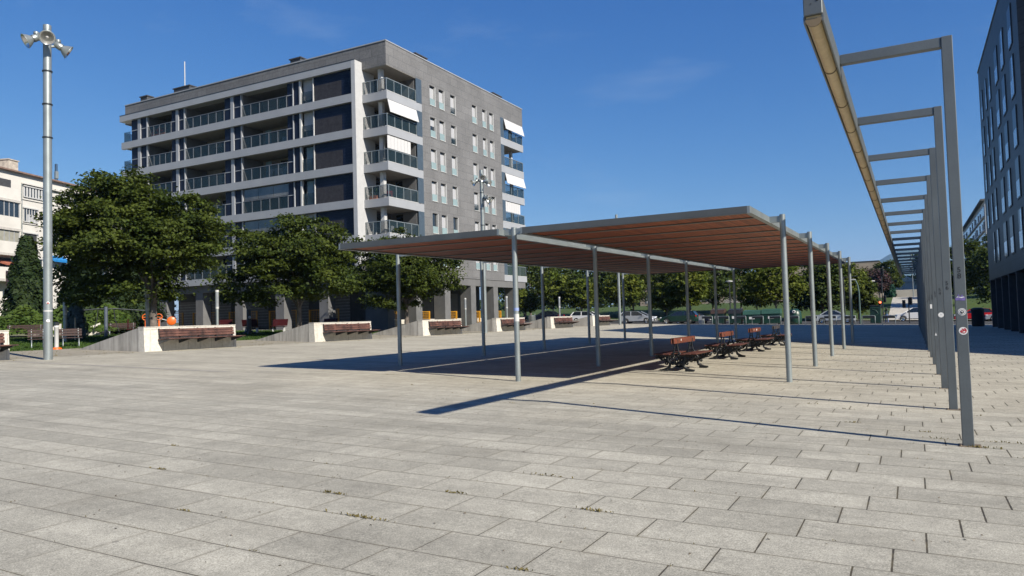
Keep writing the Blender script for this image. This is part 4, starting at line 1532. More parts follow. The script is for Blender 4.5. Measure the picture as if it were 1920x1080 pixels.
# ---------------------------------------------------------------- dark building on the right
def dark_building():
    root = thing('dark_building', 'dark slate clad building with staggered windows at the right edge', 'building', (5.6, 47.1, -0.15))

    def P(mb, name, m, par=root):
        o = mb.build(name, m, None)
        o.parent = par
        o.data.transform(root.matrix_basis.inverted())
        return o

    X0 = 5.6
    foot = [(X0, 71.2), (X0, 47.1), (33.0, 19.2), (48, 34), (38, 71.2)]
    w = MB()
    w.prism(foot, 'z', 3.6, 20.55)
    P(w, 'clad_wall', DKTILE)
    c = MB()
    c.prism([(X0 - 0.06, 71.26), (X0 - 0.06, 47.07), (33.0, 19.1), (48.1, 34), (38.05, 71.26)], 'z', 20.552, 20.66)
    P(c, 'roof_capping', STEEL)
    ins = [(X0 + 1.6, 69.5), (X0 + 1.6, 48.6), (33.0, 21.8), (46, 34), (36, 69.5)]
    b = MB()
    b.prism(ins, 'z', -0.6, 3.598)
    P(b, 'recessed_base', mat('base_glass_dark', (0.02, 0.022, 0.026), 0.2, 0, 0.2))
    for y in (70.8, 66.6, 62.4, 58.2, 54.0, 49.9):
        p = MB()
        p.box(X0 + 0.02, X0 + 0.42, y - 0.16, y + 0.16, -0.6, 3.597)
        P(p, 'pillar', DKGREY)
    for s in (1.2, 6, 11, 16, 21, 26, 31):
        p = MB()
        x, y = X0 + s * 0.70 + 0.25, 47.1 - s * 0.714 + 0.3
        p.box(x - 0.2, x + 0.2, y - 0.2, y + 0.2, -0.9, 3.597)
        P(p, 'pillar', DKGREY)
    cols = ((49.35, 50.8), (53.5, 55.0), (57.0, 58.6), (61.9, 62.9), (64.9, 65.6), (68.2, 69.1))
    for r in range(5):
        zt_ = 18.37 - 2.86 * r
        zb_ = zt_ - 2.19
        for ci, (a, b_) in enumerate(cols):
            if r == 4 and ci == 5:
                continue
            f = MB()
            f.box(X0 - 0.05, X0 - 0.004, a - 0.04, b_ + 0.04, zb_ - 0.04, zt_ + 0.04)
            f.box(X0 - 0.02, X0 - 0.002, a - 0.02, b_ + 0.02, zb_, zt_)
            wo_ = P(f, 'window', mat('window_surround', (0.035, 0.038, 0.042), 0.4))
            g_ = MB()
            g_.box(X0 - 0.062, X0 - 0.052, a, b_, zb_ + 1.0, zt_)
            P(g_, 'pane', mat('dark_matt_glass', (0.012, 0.014, 0.018), 0.3, 0, 0.2, spec=0.25), wo_)
            l_ = MB()
            mid_ = a + (b_ - a) * (0.0 if (ci + r) % 3 else 0.35)
            l_.box(X0 - 0.064, X0 - 0.054, a + 0.04, b_ - 0.04, zb_ + 0.03, zb_ + 0.98)
            if (ci + r) % 3 == 1:
                l_.box(X0 - 0.068, X0 - 0.064, a + 0.04, a + (b_ - a) * 0.45, zb_ + 1.0, zt_ - 0.05)
            P(l_, 'guard_pane', mat('pale_guard_glass', (0.26, 0.31, 0.35), 0.1, 0, 0.05, spec=0.9), wo_)
    # windows on the slanting front
    d = Vector((0.7013, -0.7129, 0))
    nrm = Vector((-0.7129, -0.7013, 0))
    for r in range(5):
        for s in (2.2, 7.0, 12, 17, 22, 27, 32):
            f = MB()
            o = Vector((X0, 47.1, 0)) + d * s
            zt_ = 18.37 - 2.86 * r
            p = [o + nrm * 0.03, o + d * 1.5 + nrm * 0.03]
            f.add([p[0] + Vector((0, 0, zt_ - 2.1)), p[1] + Vector((0, 0, zt_ - 2.1)), p[1] + Vector((0, 0, zt_)), p[0] + Vector((0, 0, zt_)),
                   o + Vector((0, 0, zt_ - 2.1)), o + d * 1.5 + Vector((0, 0, zt_ - 2.1)), o + d * 1.5 + Vector((0, 0, zt_)), o + Vector((0, 0, zt_))],
                  [(0, 1, 2, 3), (0, 4, 5, 1), (1, 5, 6, 2), (2, 6, 7, 3), (3, 7, 4, 0)])
            P(f, 'window', MATS['pale_guard_glass'] if (r + int(s)) % 2 else GLASSDK)
    return root


dark_building()


# ---------------------------------------------------------------- white flats far left
def left_building():
    d = Vector((-0.34, 0.94, 0)).normalized()
    base = Vector((-97, 50.1, 0)) - d * 14
    rz = math.atan2(d.y, d.x)
    root = thing('white_flats', 'sunlit white block of flats with glazed galleries and a roof chimney', 'building', (base.x, base.y, 2.2), rz)
    # local: x along the facade, -y outwards towards the plaza
    w = MB()
    w.box(0, 44, 0.0, 13, -0.5, 19.5)
    w.build('wall', LEFTW, root)
    r = MB()
    r.prism([(-0.5, 19.5), (-0.5, 19.68), (6.5, 20.7), (13.4, 19.68), (13.4, 19.5)], 'x', -0.5, 44.5)
    ro = r.build('roof', mat('roof_tiles', (0.20, 0.13, 0.10), 0.8, 0, 0.25, 2), root)
    c = MB()
    c.box(15.4, 16.9, 0.1, 1.5, 19.0, 20.95)
    c.box(15.3, 17.0, 0.0, 1.6, 20.952, 21.08)
    c.build('chimney', mat('chimney_brick', (0.42, 0.37, 0.31), 0.9, 0, 0.2), ro)
    for z in (18.25, 16.3, 13.25, 10.2, 7.1):
        f = MB()
        f.box(17.2, 44, -0.35 if z > 18 else -0.12, -0.004, z, z + (0.22 if z > 18 else 0.1))
        f.build('ledge', LEFTW, root)
    # projecting balconies on the left wing
    for k, z in enumerate((17.2, 13.7, 10.64, 7.5)):
        b = MB()
        b.box(2, 15.73, -1.25, -0.004, z - 1.45, z - 0.05)
        b.build('balcony_parapet', LEFTW, root)
        sl = MB()
        sl.box(1.9, 15.85, -1.35, -0.006, z - 1.75, z - 1.452)
        sl.build('balcony_slab', mat('pale_render', (0.42, 0.40, 0.37), 0.85, 0, 0.1), root)
        if k in (1, 2):
            g = MB()
            g.box(2.1, 15.6, -1.15, -1.05, z - 0.05, z + 1.65)
            wo_ = g.build('window', GLASSDK if k == 1 else mat('curtained_glass', (0.28, 0.27, 0.22), 0.3), root)
            q_ = MB()
            for i in range(19):
                x = 2.1 + 13.5 * i / 18
                q_.box(x - 0.05, x + 0.05, -1.20, -1.151, z - 0.048, z + 1.65)
            q_.box(2.0, 15.7, -1.22, -1.152, z + 1.651, z + 1.78)
            q_.build('frame', WHITEMET, wo_)
            if k == 1:
                for x in (14.9, 13.2, 9.1):
                    q_ = MB()
                    q_.prism([(x, z), (x + 0.5, z), (x + 0.45, z + 0.9), (x + 0.2, z + 0.5)], 'y', -1.145, -1.10 - 0.048)
                    q_.build('curtain', WHITEP, wo_)
        else:
            g = MB()
            g.box(2.1, 15.6, -0.06, -0.008, z - 0.05, z + 1.2)
            g.build('window', DKGREY, root)
    # narrow windows of the stair strip
    for k, (z0, z1) in enumerate(((15.56, 16.74), (12.44, 13.69), (9.52, 10.52), (6.6, 7.6))):
        f = MB()
        f.box(15.87, 16.52, -0.05, -0.003, z0, z1)
        wo_ = f.build('window', mat('brown_shutter', (0.17, 0.11, 0.08), 0.7) if k == 1 else DKGREY, root)
        q_ = MB()
        q_.box(15.8, 16.6, -0.14, -0.051, z0 - 0.1, z0 - 0.002)
        q_.box(15.8, 16.6, -0.10, -0.051, z1 + 0.002, z1 + 0.08)
        q_.build('frame', WHITEP, wo_)
    # galleries of the right wing
    for xo in (0, 6.2, 12.4, 18.6):
        for k, (x0, x1, z0, z1) in enumerate(((17.63, 21.0, 16.75, 17.98), (17.6, 19.75, 13.6, 15.22), (17.6, 19.75, 10.2, 12.05), (17.6, 20.6, 7.3, 8.9))):
            f = MB()
            f.box(x0 + xo, x1 + xo, -0.05, -0.003, z0, z1)
            wo_ = f.build('window', GLASSDK if k != 2 else DKGREY, root)
            q_ = MB()
            n = 7 if k == 0 else 5
            for i in range(n + 1):
                x = x0 + xo + (x1 - x0) * i / n
                wd = 0.12 if k == 0 else 0.045
                if k == 2 and 0 < i < n:
                    continue
                q_.box(x - wd, x + wd, -0.11, -0.051, z0, z1)
            q_.box(x0 + xo - 0.15, x1 + xo + 0.15, -0.22, -0.052, z1 + 0.002, z1 + 0.14)
            q_.box(x0 + xo - 0.1, x1 + xo + 0.1, -0.16, -0.052, z0 - 0.12, z0 - 0.002)
            q_.build('frame', WHITEP, wo_)
            if k == 1:
                q_ = MB()
                q_.box(x0 + xo + 0.55, x1 + xo - 0.1, -0.075, -0.051, z0, z0 + 0.9)
                q_.build('blind', BLIND, wo_)
    dp = MB()
    dp.tube([(17.25, -0.1, 0), (17.25, -0.1, 18.4)], 0.07, 6)
    dp.build('drainpipe', STEEL, root)
    bl = MB()
    bl.prism([(-0.01, 9.6), (-0.9, 9.0), (-0.9, 8.7), (-0.01, 9.2)], 'x', 21.8, 24.4)
    bl.build('shop_awning', mat('blue_awning', (0.01, 0.16, 0.42), 0.6), root)
    a_ = MB()
    a_.prism([(-0.01, 8.4), (-1.3, 7.9), (-1.3, 7.7), (-0.01, 8.1)], 'x', 13.6, 15.3)
    a_.build('shop_awning', mat('rust_awning', (0.30, 0.10, 0.06), 0.7), root)
    sg = MB()
    sg.box(13.4, 15.7, -1.5, -1.37, 5.2, 7.0)
    so_ = sg.build('shop_sign', mat('dark_sign', (0.035, 0.02, 0.025), 0.5), root)
    text_obj('lettering', 'ILA', 0.75, mat('pink_letters', (0.45, 0.18, 0.18), 0.6), so_, Matrix.Translation(Vector((14.7, -1.503, 6.4))) @ Matrix.Rotation(math.pi / 2, 4, 'X'))
    return root


left_building()
ms = thing('lattice_mast', 'thin lattice mast on the skyline above the white flats', 'mast', (-150, 88, 2.4))
q_ = MB()
for sx, sy in ((-1, -1), (1, -1), (0, 1)):
    q_.bar((sx * 0.5, sy * 0.5, 0), (sx * 0.15, sy * 0.15, 33.0), 0.1)
for i in range(16):
    z = 2 * i
    w0 = 0.5 - 0.35 * z / 33
    q_.bar((-w0, -w0, z), (w0, -w0, z + 2), 0.06)
    q_.bar((w0, -w0, z), (0, w0, z + 2), 0.06)
q_.build('lattice', DARKSTEEL, ms)
q_ = MB()
q_.bbox(-0.3, 0.3, -0.3, 0.3, 30, 31.5, 0.05)
q_.build('antenna', STEEL, ms)


# ---------------------------------------------------------------- far buildings
def far_striped():
    root = thing('striped_office_block', 'pale office block with dark ribbon windows far down the street on the right', 'building', (15.6, 200, 3))
    w = MB()
    w.box(0, 14, 0, 80, -4, 22.5)
    w.build('wall', mat('pale_concrete', (0.50, 0.50, 0.50), 0.8, 0, 0.06), root)
    for k in range(7):
        z = 19.3 - 3.1 * k
        f = MB()
        f.box(-0.06, -0.003, 2.0, 79, z, z + 2.2)
        wo_ = f.build('window', GLASSDK, root)
        q_ = MB()
        rr = random.Random(k)
        for i in range(26):
            y = 3 + i * 2.95
            if rr.random() < 0.4:
                q_.box(-0.2, -0.061, y, y + 0.35 + 0.5 * rr.random(), z + 0.1, z + 1.0 + rr.random())
        q_.build('ribbon_blind', WHITEP, wo_)  # white window blinds along the ribbon, joined in one mesh
        b = MB()
        b.box(-0.35, -0.004, 1.0, 80, z - 0.55, z - 0.15)
        b.build('floor_band', MATS['pale_concrete'], root)
    r = MB()
    r.box(-0.8, 14.2, -0.3, 80, 22.502, 22.9)
    r.box(1.5, 12, 3, 78, 22.902, 25.2)
    r.build('roof', GREYRENDER, root)


far_striped()


def beige(label, x0, x1, y0, dep, z0, z1, lit_side=False):
    root = thing('beige_hall', label, 'building', (x0, y0, 3.5))
    w = MB()
    w.box(0, x1 - x0, 0, dep, -3, z1 - 3.5)
    w.build('wall', BEIGEB, root)
    f = MB()
    L = x1 - x0
    f.box(L * 0.08, L * 0.92, -0.08, -0.003, 1.2, 3.9)
    wo_ = f.build('window', GLASSDK, root)
    q_ = MB()
    for i in range(int(L / 2.5)):
        x = L * 0.08 + L * 0.84 * i / int(L / 2.5)
        q_.box(x, x + 0.2, -0.14, -0.081, 1.2, 3.9)
    q_.box(L * 0.08, L * 0.92, -0.16, -0.082, 2.3, 2.8)
    q_.build('frame', WHITEP, wo_)
    r = MB()
    r.box(-0.06, L + 0.06, -0.06, dep, z1 - 3.498, z1 - 3.25)
    r.build('roof', DKGREY, root)
    return root


beige('beige stone hall behind the trees left of the steps', -62, -40, 186, 22, 3.5, 13.6)
beige('beige stone hall with a lit end wall in front of the mountain', -32, -6.1, 188, 24, 3.5, 12.3)
sh = thing('low_white_hall', 'low white roofed hall below the mountain, behind the purple tree', 'building', (-5.5, 240, 3.5))
q_ = MB()
q_.box(0, 8, 0, 14, 0, 5.5)
q_.build('wall', WHITEP, sh)
q_ = MB()
q_.prism([(-0.4, 5.5), (4, 7.2), (8.4, 5.5)], 'y', -0.5, 14.5)
q_.build('roof', WHITEP, sh)
fb = thing('footbridge', 'pale footbridge parapet crossing at the head of the hill path', 'bridge', (-3.6, 151.5, 3.6))
q_ = MB()
q_.bbox(0, 5.8, 0, 0.5, 0.0, 1.25, 0.03)
q_.build('parapet', PATHM, fb)
q_ = MB()
q_.bbox(-0.2, 6.0, -0.4, 5.0, -0.35, -0.003, 0.03)
q_.build('deck', CONC, fb)
stp = thing('stone_steps', 'pale stone steps climbing between the trees beside the beige hall', 'steps', (-36.5, 165, 3.4))
q_ = MB()
for i in range(10):
    q_.box(0, 5.5, i * 0.9, (i + 1) * 0.9 - 0.002, -0.5, 0.35 * (i + 1))
q_.build('flight', PALE, stp)


# ---------------------------------------------------------------- vegetation
def limb_tree(mb, H, r0, spread, n, rr, trunk_h):
    mb.tube([(0, 0, -0.1), (0.03, 0.02, trunk_h * 0.5), (0, 0.04, trunk_h), (0.05, 0, H * 0.7)], [r0 * 1.15, r0, r0 * 0.85, r0 * 0.3], 10)
    for i in range(n):
        a = 2 * math.pi * i / n + rr.uniform(-0.3, 0.3)
        z0 = trunk_h * rr.uniform(0.85, 1.25)
        e = spread * rr.uniform(0.55, 0.9)
        z1 = z0 + (H - z0) * rr.uniform(0.3, 0.8)
        mb.tube([(0, 0, z0), (math.cos(a) * e * 0.4, math.sin(a) * e * 0.4, z0 + (z1 - z0) * 0.55), (math.cos(a) * e, math.sin(a) * e, z1)], [r0 * 0.45, r0 * 0.28, r0 * 0.1], 6)


def crown_points(lobes, n_clump, per, rr, flat=0.4, csize=0.8):
    """lobes: (cx,cy,cz,rx,ry,rz). Leaf sprays gathered in flattened clumps near each lobe's surface"""
    cs, ns = [], []
    tot = sum(l[3] * l[4] * l[5] for l in lobes) if lobes else 1
    for (cx, cy, cz_, rx, ry, rz_) in lobes:
        k = max(4, int(n_clump * (rx * ry * rz_) / tot))
        for _ in range(k):
            v = rr.normal(size=3)
            v /= np.linalg.norm(v)
            t = rr.uniform(0.5, 1.05) ** 0.5 * (1.0 if rr.uniform() < 0.86 else rr.uniform(1.05, 1.22))
            c = np.array([cx, cy, cz_]) + v * np.array([rx, ry, rz_]) * t
            s = csize * rr.uniform(0.55, 1.3)
            m = int(per * rr.uniform(0.5, 1.4))
            q = rr.normal(size=(m, 3)) * np.array([s, s, s * flat]) * 0.48
            # sprays droop outwards
            q[:, 2] -= 0.12 * (q[:, 0] * v[0] + q[:, 1] * v[1])
            cs.append(c + q)
            nn = np.tile(np.array([v[0] * 0.5, v[1] * 0.5, 0.85]), (m, 1)) + rr.normal(size=(m, 3)) * 0.42
            ns.append(nn)
    return np.concatenate(cs), np.concatenate(ns)


def shift(lobes, d):
    return [(l[0] - 0.59 * d, l[1] - 0.81 * d) + tuple(l[2:]) for l in lobes]


def broad_tree(label, name, loc, H, lobes, n_clump, per, leaf, m, rr, r0=0.17, trunk_h=2.2, group=None, cat='tree', csize=0.8, flat=0.4, bark=None):
    root = thing(name, label, cat, loc, 0, group)
    t = MB()
    sp = max(l[3] for l in lobes)
    limb_tree(t, H, r0, sp * 1.1, 7, rr, trunk_h)
    t.build('trunk', bark or BARK, root)
    c, n = crown_points(lobes, n_clump, per, rr, flat, csize)
    quads_object('crown', c, n, rr.uniform(0.7, 1.3, len(c)) * leaf, m, root)
    return root


R1 = np.random.RandomState(21)
def lobes_from(spec, dz=0.85):
    """spec: (u to the right as seen from the plaza, v away from it, z, r, rz)"""
    return [(u * 0.88 - v * 0.47, u * 0.47 + v * 0.88, z + (dz if z > 3.3 else 0.3), r * 1.09, r * 1.09, rz * 1.08) for u, v, z, r, rz in spec]


broad_tree('largest leafy tree, its crown hiding the left end of the grey flats', 'plaza_tree', (-34.6, 25.2, zt(-34.6)), 8.4,
           lobes_from([(-3.1, 0.2, 7.3, 0.85, 0.8), (-1.4, -0.2, 7.4, 1.2, 1.0), (-1.1, 0.3, 6.5, 1.6, 1.2), (-4.1, 0.0, 5.6, 1.3, 1.5), (-1.7, 0.0, 4.9, 2.2, 1.7),
                       (1.8, 0.2, 5.5, 1.6, 1.15), (1.0, -0.4, 4.2, 1.8, 1.3), (-0.3, -0.5, 2.75, 1.7, 0.8), (-3.4, 0.3, 3.2, 1.5, 1.2), (2.4, -0.3, 4.0, 1.0, 0.8),
                       (0.0, 2.0, 4.8, 2.2, 1.7), (-1.5, -1.8, 4.6, 1.9, 1.4), (0.4, -1.2, 6.0, 1.1, 0.9), (-2.6, -1.0, 6.0, 1.1, 1.0)]),
           470, 130, 0.135, LEAF_A, R1, 0.2, 2.0, 'leafy trees behind the bench walls', csize=0.72)
broad_tree('leafy tree behind the second bench wall, crown touching the canopy corner', 'plaza_tree', (-34.4, 35.4, zt(-34.4)), 6.9,
           lobes_from([(-3.9, 0.0, 3.0, 1.25, 1.0), (-2.9, 0.2, 5.1, 1.4, 1.1), (-0.5, 0.0, 5.9, 1.15, 1.0), (1.3, -0.1, 5.8, 1.4, 0.95), (2.9, 0.2, 4.5, 1.15, 1.1),
                       (-0.4, 0.0, 4.2, 2.6, 1.4), (1.9, -0.5, 3.0, 1.8, 0.9), (-1.3, -0.5, 2.5, 1.8, 0.65), (0.0, 1.9, 4.2, 2.2, 1.5), (-1.4, -1.7, 4.0, 1.6, 1.2), (1.2, -1.6, 4.4, 1.4, 1.0)]),
           430, 120, 0.135, LEAF_A, R1, 0.17, 1.9, 'leafy trees behind the bench walls', csize=0.7)
broad_tree('leafy tree seen under the left end of the canopy roof', 'plaza_tree', (-34.0, 46.3, zt(-34.0)), 6.6,
           lobes_from([(0, 0, 3.5, 2.9, 1.5), (-3.0, 0.0, 3.4, 1.6, 1.2), (2.7, 0.1, 3.4, 1.4, 1.4), (-1.2, 0.0, 5.2, 2.1, 1.1), (-0.4, -0.4, 2.2, 2.1, 0.6), (-0.3, 0.0, 6.1, 0.9, 0.8), (1.4, 0.3, 5.0, 1.5, 1.1), (0.2, -1.8, 3.9, 1.8, 1.2), (0, 1.9, 4.0, 2.0, 1.4)]),
           400, 112, 0.14, LEAF_A, R1, 0.17, 1.9, 'leafy trees behind the bench walls', csize=0.72)


def conifer(label, name, loc, H, R, m, n, leaf, rr, group=None, power=0.75, stake=False):
    root = thing(name, label, 'tree', loc, 0, group)
    t = MB()
    t.tube([(0, 0, -0.1), (0, 0, H * 0.9)], [R * 0.09 + 0.02, 0.015], 8)
    t.build('trunk', BARK, root)
    u = rr.uniform(0.02, 1, n)
    z = H * (0.03 + 0.97 * (1 - u ** 0.7))
    prof_ = np.clip((1 - z / H), 0, 1) ** power * R
    prof_ *= np.clip(z / (0.12 * H), 0.55, 1)
    a = rr.uniform(0, 2 * math.pi, n)
    lob = 1 + 0.16 * np.sin(a * 5 + z * 2.3) + 0.10 * np.sin(a * 11 - z * 5)
    r = prof_ * lob * np.sqrt(rr.uniform(0.45, 1.1, n))
    c = np.stack([r * np.cos(a), r * np.sin(a), z + rr.normal(size=n) * 0.05], 1)
    nn = np.stack([np.cos(a), np.sin(a), np.full(n, 0.7)], 1) + rr.normal(size=(n, 3)) * 0.45
    quads_object('crown', c, nn, rr.uniform(0.6, 1.3, n) * leaf, m, root, 2.2)
    if stake:
        s = MB()
        s.tube([(0.6, -0.4, 0), (0.6, -0.4, 1.3)], 0.04, 7)
        s.tube([(-0.5, 0.4, 0), (-0.5, 0.4, 1.3)], 0.04, 7)
        s.build('stake', mat('pale_wood', (0.5, 0.38, 0.24), 0.8), root)
    return root


R2 = np.random.RandomState(5)
conifer('tall dense cypress in front of the white flats, left of the floodlight mast', 'cypress', (-60.5, 33.2, 1.6), 8.0, 1.65, LEAF_C, 9000, 0.20, R2, 'dense cypresses behind the hedge', 0.6)
conifer('dense cypress right of the floodlight mast, half hidden by the largest leafy tree', 'cypress', (-60.0, 37.4, 1.6), 7.4, 2.0, LEAF_C, 9000, 0.20, R2, 'dense cypresses behind the hedge', 0.55)
conifer('darkest cypress beside the blue grey wall under the largest leafy tree', 'cypress', (-61.0, 42.5, 1.6), 6.8, 2.6, LEAF_C, 8000, 0.20, R2, 'dense cypresses behind the hedge', 0.55)
conifer('young staked blue conifer on the park lawn', 'young_conifer', (-42.5, 26.0, zt(-42.5)), 2.65, 0.62, LEAF_D, 2600, 0.10, R2, None, 0.55, True)
conifer('thin dark sapling near the gym arms', 'young_conifer', (-54.5, 37.0, zt(-54.5)), 3.2, 1.2, LEAF_C, 1500, 0.14, R2, None, 0.5)
# bluish service wall between cypress and flats
sw = thing('service_wall', 'plain blue grey wall standing left of the arcade pillars', 'wall', (-75, 47.0, 1.5))
q_ = MB()
q_.bbox(0, 4.0, 0, 0.4, -0.5, 5.2, 0.02)
q_.build('panel', mat('blue_grey_wall', (0.16, 0.17, 0.21), 0.8, 0, 0.15), sw)
# ivy bank
hed = thing('hedge_bank', 'long green ivy bank under the cypresses at the far left', 'hedge', (-61, 33, 1.6))
n_ = 15000
t_ = R2.uniform(0, 1, n_)
px_ = -61 + 8.0 * t_
py_ = 26.5 + 10.0 * t_
off = R2.normal(size=n_) * 1.1
hz_ = 2.0 * np.exp(-(off / 1.6) ** 2) * (0.8 + 0.2 * np.sin(t_ * 30)) * R2.uniform(0.55, 1.03, n_)
cen = np.stack([px_ + off * 0.74 + 61, py_ - off * 0.66 - 33, hz_], 1)
nn_ = np.stack([np.full(n_, 0.35), np.full(n_, -0.3), np.full(n_, 0.9)], 1) + R2.normal(size=(n_, 3)) * 0.45
quads_object('foliage', cen, nn_, R2.uniform(0.6, 1.3, n_) * 0.24, LEAF_H, hed)
# far shrub seen between wall and flats
broad_tree('sunlit shrub in the gap left of the arcade', 'shrub', (-82, 60, 2.2), 3.6, [(0, 0, 2.2, 2.4, 2.4, 1.6)], 60, 40, 0.22, LEAF_H, R2, 0.08, 0.8, None, 'shrub')

# street and park trees beyond
far_trees = [
    # x, y, H, R, kind, label
    (-50.5, 100, 9.4, 4.6, 'A', 'dark bushy park tree just right of the grey flats'),
    (-44.5, 108, 8.2, 3.8, 'D', 'dark park tree rising over the fourth bench wall'),
    (-56.5, 110, 9.8, 4.2, 'D', 'dark tree seen through the arcade of the grey flats'),
    (-47.5, 92, 4.4, 1.9, 'B', 'small yellow green street tree beside the end of the flats'),
    (-42.8, 91.5, 6.8, 2.1, 'B', 'slender yellow green street tree left of the thin bollard lamp'),
    (-38.4, 91, 5.6, 1.8, 'B', 'young street tree between two canopy poles, above the blue car'),
    (-38.5, 112, 8.8, 3.8, 'A', 'dense dark park tree behind the slim pale mast'),
    (-33.2, 93, 7.0, 2.3, 'B', 'light green street tree above the silver hatchback'),
    (-30.5, 114, 8.0, 3.6, 'A', 'rounded park tree on the lawn behind the silver hatchback'),
    (-27.4, 92.5, 4.9, 1.9, 'B', 'small yellowing street tree above the green car'),
    (-24.2, 92, 6.9, 2.0, 'B', 'slender light green street tree right of the green car'),
    (-53.0, 116, 8.6, 3.6, 'A', 'tall dark tree in the far row, first right of the flats'),
    (-47.5, 119, 8.9, 3.6, 'D', 'dark tree in the far row behind the yellow green street trees'),
    (-43.0, 118, 8.4, 3.4, 'A', 'green tree in the far row, between two street trees'),
    (-36.0, 121, 8.8, 3.5, 'D', 'dark tree in the far row left of the light green street tree'),
    (-33.0, 125, 8.8, 3.4, 'A', 'green tree in the far row behind the silver hatchback'),
    (-27.5, 118, 7.6, 2.9, 'D', 'dark tree on the lawn above the dark green car'),
    (-24.0, 122, 6.6, 2.9, 'A', 'park tree on the lawn before the beige hall'),
    (-19.8, 112, 5.8, 2.4, 'B', 'low olive tree on the lawn behind the brown lidded bin'),
    (-13.6, 88.8, 7.1, 2.9, 'B', 'broad pale trunked tree standing over the recycling bins'),
    (-12.0, 108, 6.6, 3.4, 'D', 'very dark tree behind the recycling bins'),
    (-10.2, 103.5, 7.6, 2.7, 'D', 'dark round tree behind the silver saloon, seen between canopy poles'),
    (-7.9, 105, 7.4, 2.6, 'B', 'mid green tree at the street end of the canopy'),
    (-6.1, 106.5, 6.2, 2.0, 'A', 'small dark tree left of the white topped street lamp'),
    (-3.9, 158, 6.9, 2.6, 'A', 'green tree behind the purple flowering trees'),
    (9.2, 112, 8.6, 3.0, 'D', 'dark tree beside the far corner of the slate building'),
    (6.6, 128, 9.2, 3.2, 'A', 'green tree behind the first portal post'),
    (3.4, 165, 8.4, 3.0, 'D', 'dark tree behind the portal posts at the top of the hill'),
    (12.5, 140, 10.0, 3.6, 'D', 'tall dark tree in front of the striped office block'),
]
protoc = {}
R3 = np.random.RandomState(77)
for (x, y, H, R, kd, lab) in far_trees:
    if x < -22 and kd != 'B':
        H *= 1.25
        R *= 1.2
    m_ = {'A': LEAF_A, 'B': LEAF_B, 'D': LEAF_DK}[kd]
    th = H * (0.30 if kd == 'B' else 0.2)
    ch_ = (H - th)
    lobes = [(0, 0, th + ch_ * 0.5, R, R, ch_ * 0.5)]
    for _ in range(6):
        a = R3.uniform(0, 6.28)
        lobes.append((math.cos(a) * R * 0.6, math.sin(a) * R * 0.6, th + ch_ * R3.uniform(0.25, 0.85), R * 0.5, R * 0.5, ch_ * 0.22))
    broad_tree(lab, 'street_tree' if kd == 'B' else 'park_tree', (x, y, zt(x, y) - 0.03), H, lobes, 170, 34, 0.27 if kd != 'B' else 0.24, m_, R3,
               0.09 if kd == 'B' else 0.16, th * 0.9, 'trees along the street and on the hill lawn', 'tree', R * 0.30, 0.5, BARKL if kd == 'B' else BARK)
for i, (x, y, H, R, lab) in enumerate(((-6.9, 152, 5.4, 1.7, 'purple flowering tree in front of the beige hall, the left one of two'), (-4.6, 147, 5.0, 1.3, 'purple flowering tree next to the footbridge'))):
    broad_tree(lab, 'flowering_tree', (x, y, zt(x, y)), H, [(0, 0, H * 0.62, R, R, H * 0.36)], 90, 34, 0.25, LEAF_P, R3, 0.1, H * 0.3, 'purple flowering trees', 'tree', R * 0.4, 0.6)
conifer('pointed green conifer beside the footbridge', 'cypress', (-3.2, 149, 3.4), 3.6, 0.9, leaf_mat('leaf_emerald', (0.0062, 0.0372, 0.0217), (0.0186, 0.0682, 0.0434), None, 0.1), 1500, 0.2, R3, None, 0.6)

# far wood that closes the horizon behind the hill
wd_n = 26000
wx = R3.uniform(-260, 140, wd_n)
wy = R3.uniform(262, 300, wd_n)
wh = 8.5 + 1.8 * np.sin(wx * 0.09) + 1.3 * np.sin(wx * 0.31 + 2)
wz = 2.0 + wh * np.sqrt(R3.uniform(0, 1, wd_n))
nn_ = np.stack([np.full(wd_n, 0.3), np.full(wd_n, -0.5), np.full(wd_n, 0.8)], 1) + R3.normal(size=(wd_n, 3)) * 0.5
o = quads_object('woods', np.stack([wx, wy, wz], 1), nn_, R3.uniform(0.7, 1.4, wd_n) * 1.0, LEAF_DK, None)
tag(o, 'far band of trees closing the horizon', 'woods', None, 'stuff')

# weeds in the paving joints
wc, wnn, ws = [], [], []
R4 = np.random.RandomState(9)


def row_y(y):
    return 5.60 + round((y - 5.60) / 0.49) * 0.49


def tuft(x, y, n, spread, h):
    for _ in range(n):
        px = x + R4.normal() * spread
        py = row_y(y) + R4.normal() * 0.012
        hh = h * R4.uniform(0.4, 1.0)
        hh *= 0.62
        wc.append((px, py, zt(px) + hh * 0.45))
        wnn.append((R4.normal(), R4.normal(), 0.15))
        ws.append(hh * 0.55)


for (x, y, n, s_, h) in ((-6.9, 5.1, 26, 0.06, 0.045), (-4.6, 5.1, 30, 0.07, 0.05), (-3.9, 4.6, 60, 0.16, 0.05), (-3.6, 5.6, 26, 0.07, 0.05), (-2.3, 5.6, 30, 0.06, 0.05),
                         (-5.3, 4.1, 14, 0.05, 0.04), (-2.2, 4.15, 18, 0.05, 0.04), (-1.9, 3.65, 20, 0.05, 0.045), (-8.0, 6.1, 16, 0.05, 0.04), (-3.2, 6.5, 22, 0.09, 0.05),
                         (0.66, 10.05, 30, 0.12, 0.06), (0.9, 10.3, 20, 0.1, 0.05), (0.3, 10.5, 18, 0.12, 0.05), (1.4, 9.8, 18, 0.1, 0.05), (0.1, 10.9, 14, 0.1, 0.05), (-0.8, 11.3, 14, 0.1, 0.05)):
    tuft(x, y, n, s_, h)
for _ in range(260):
    x = R4.uniform(-12, 2.5)
    y = R4.uniform(10.5, 30)
    if R4.uniform() < 0.5:
        tuft(x, y, int(R4.uniform(2, 7)), 0.06, 0.03 + 0.02 * R4.uniform())
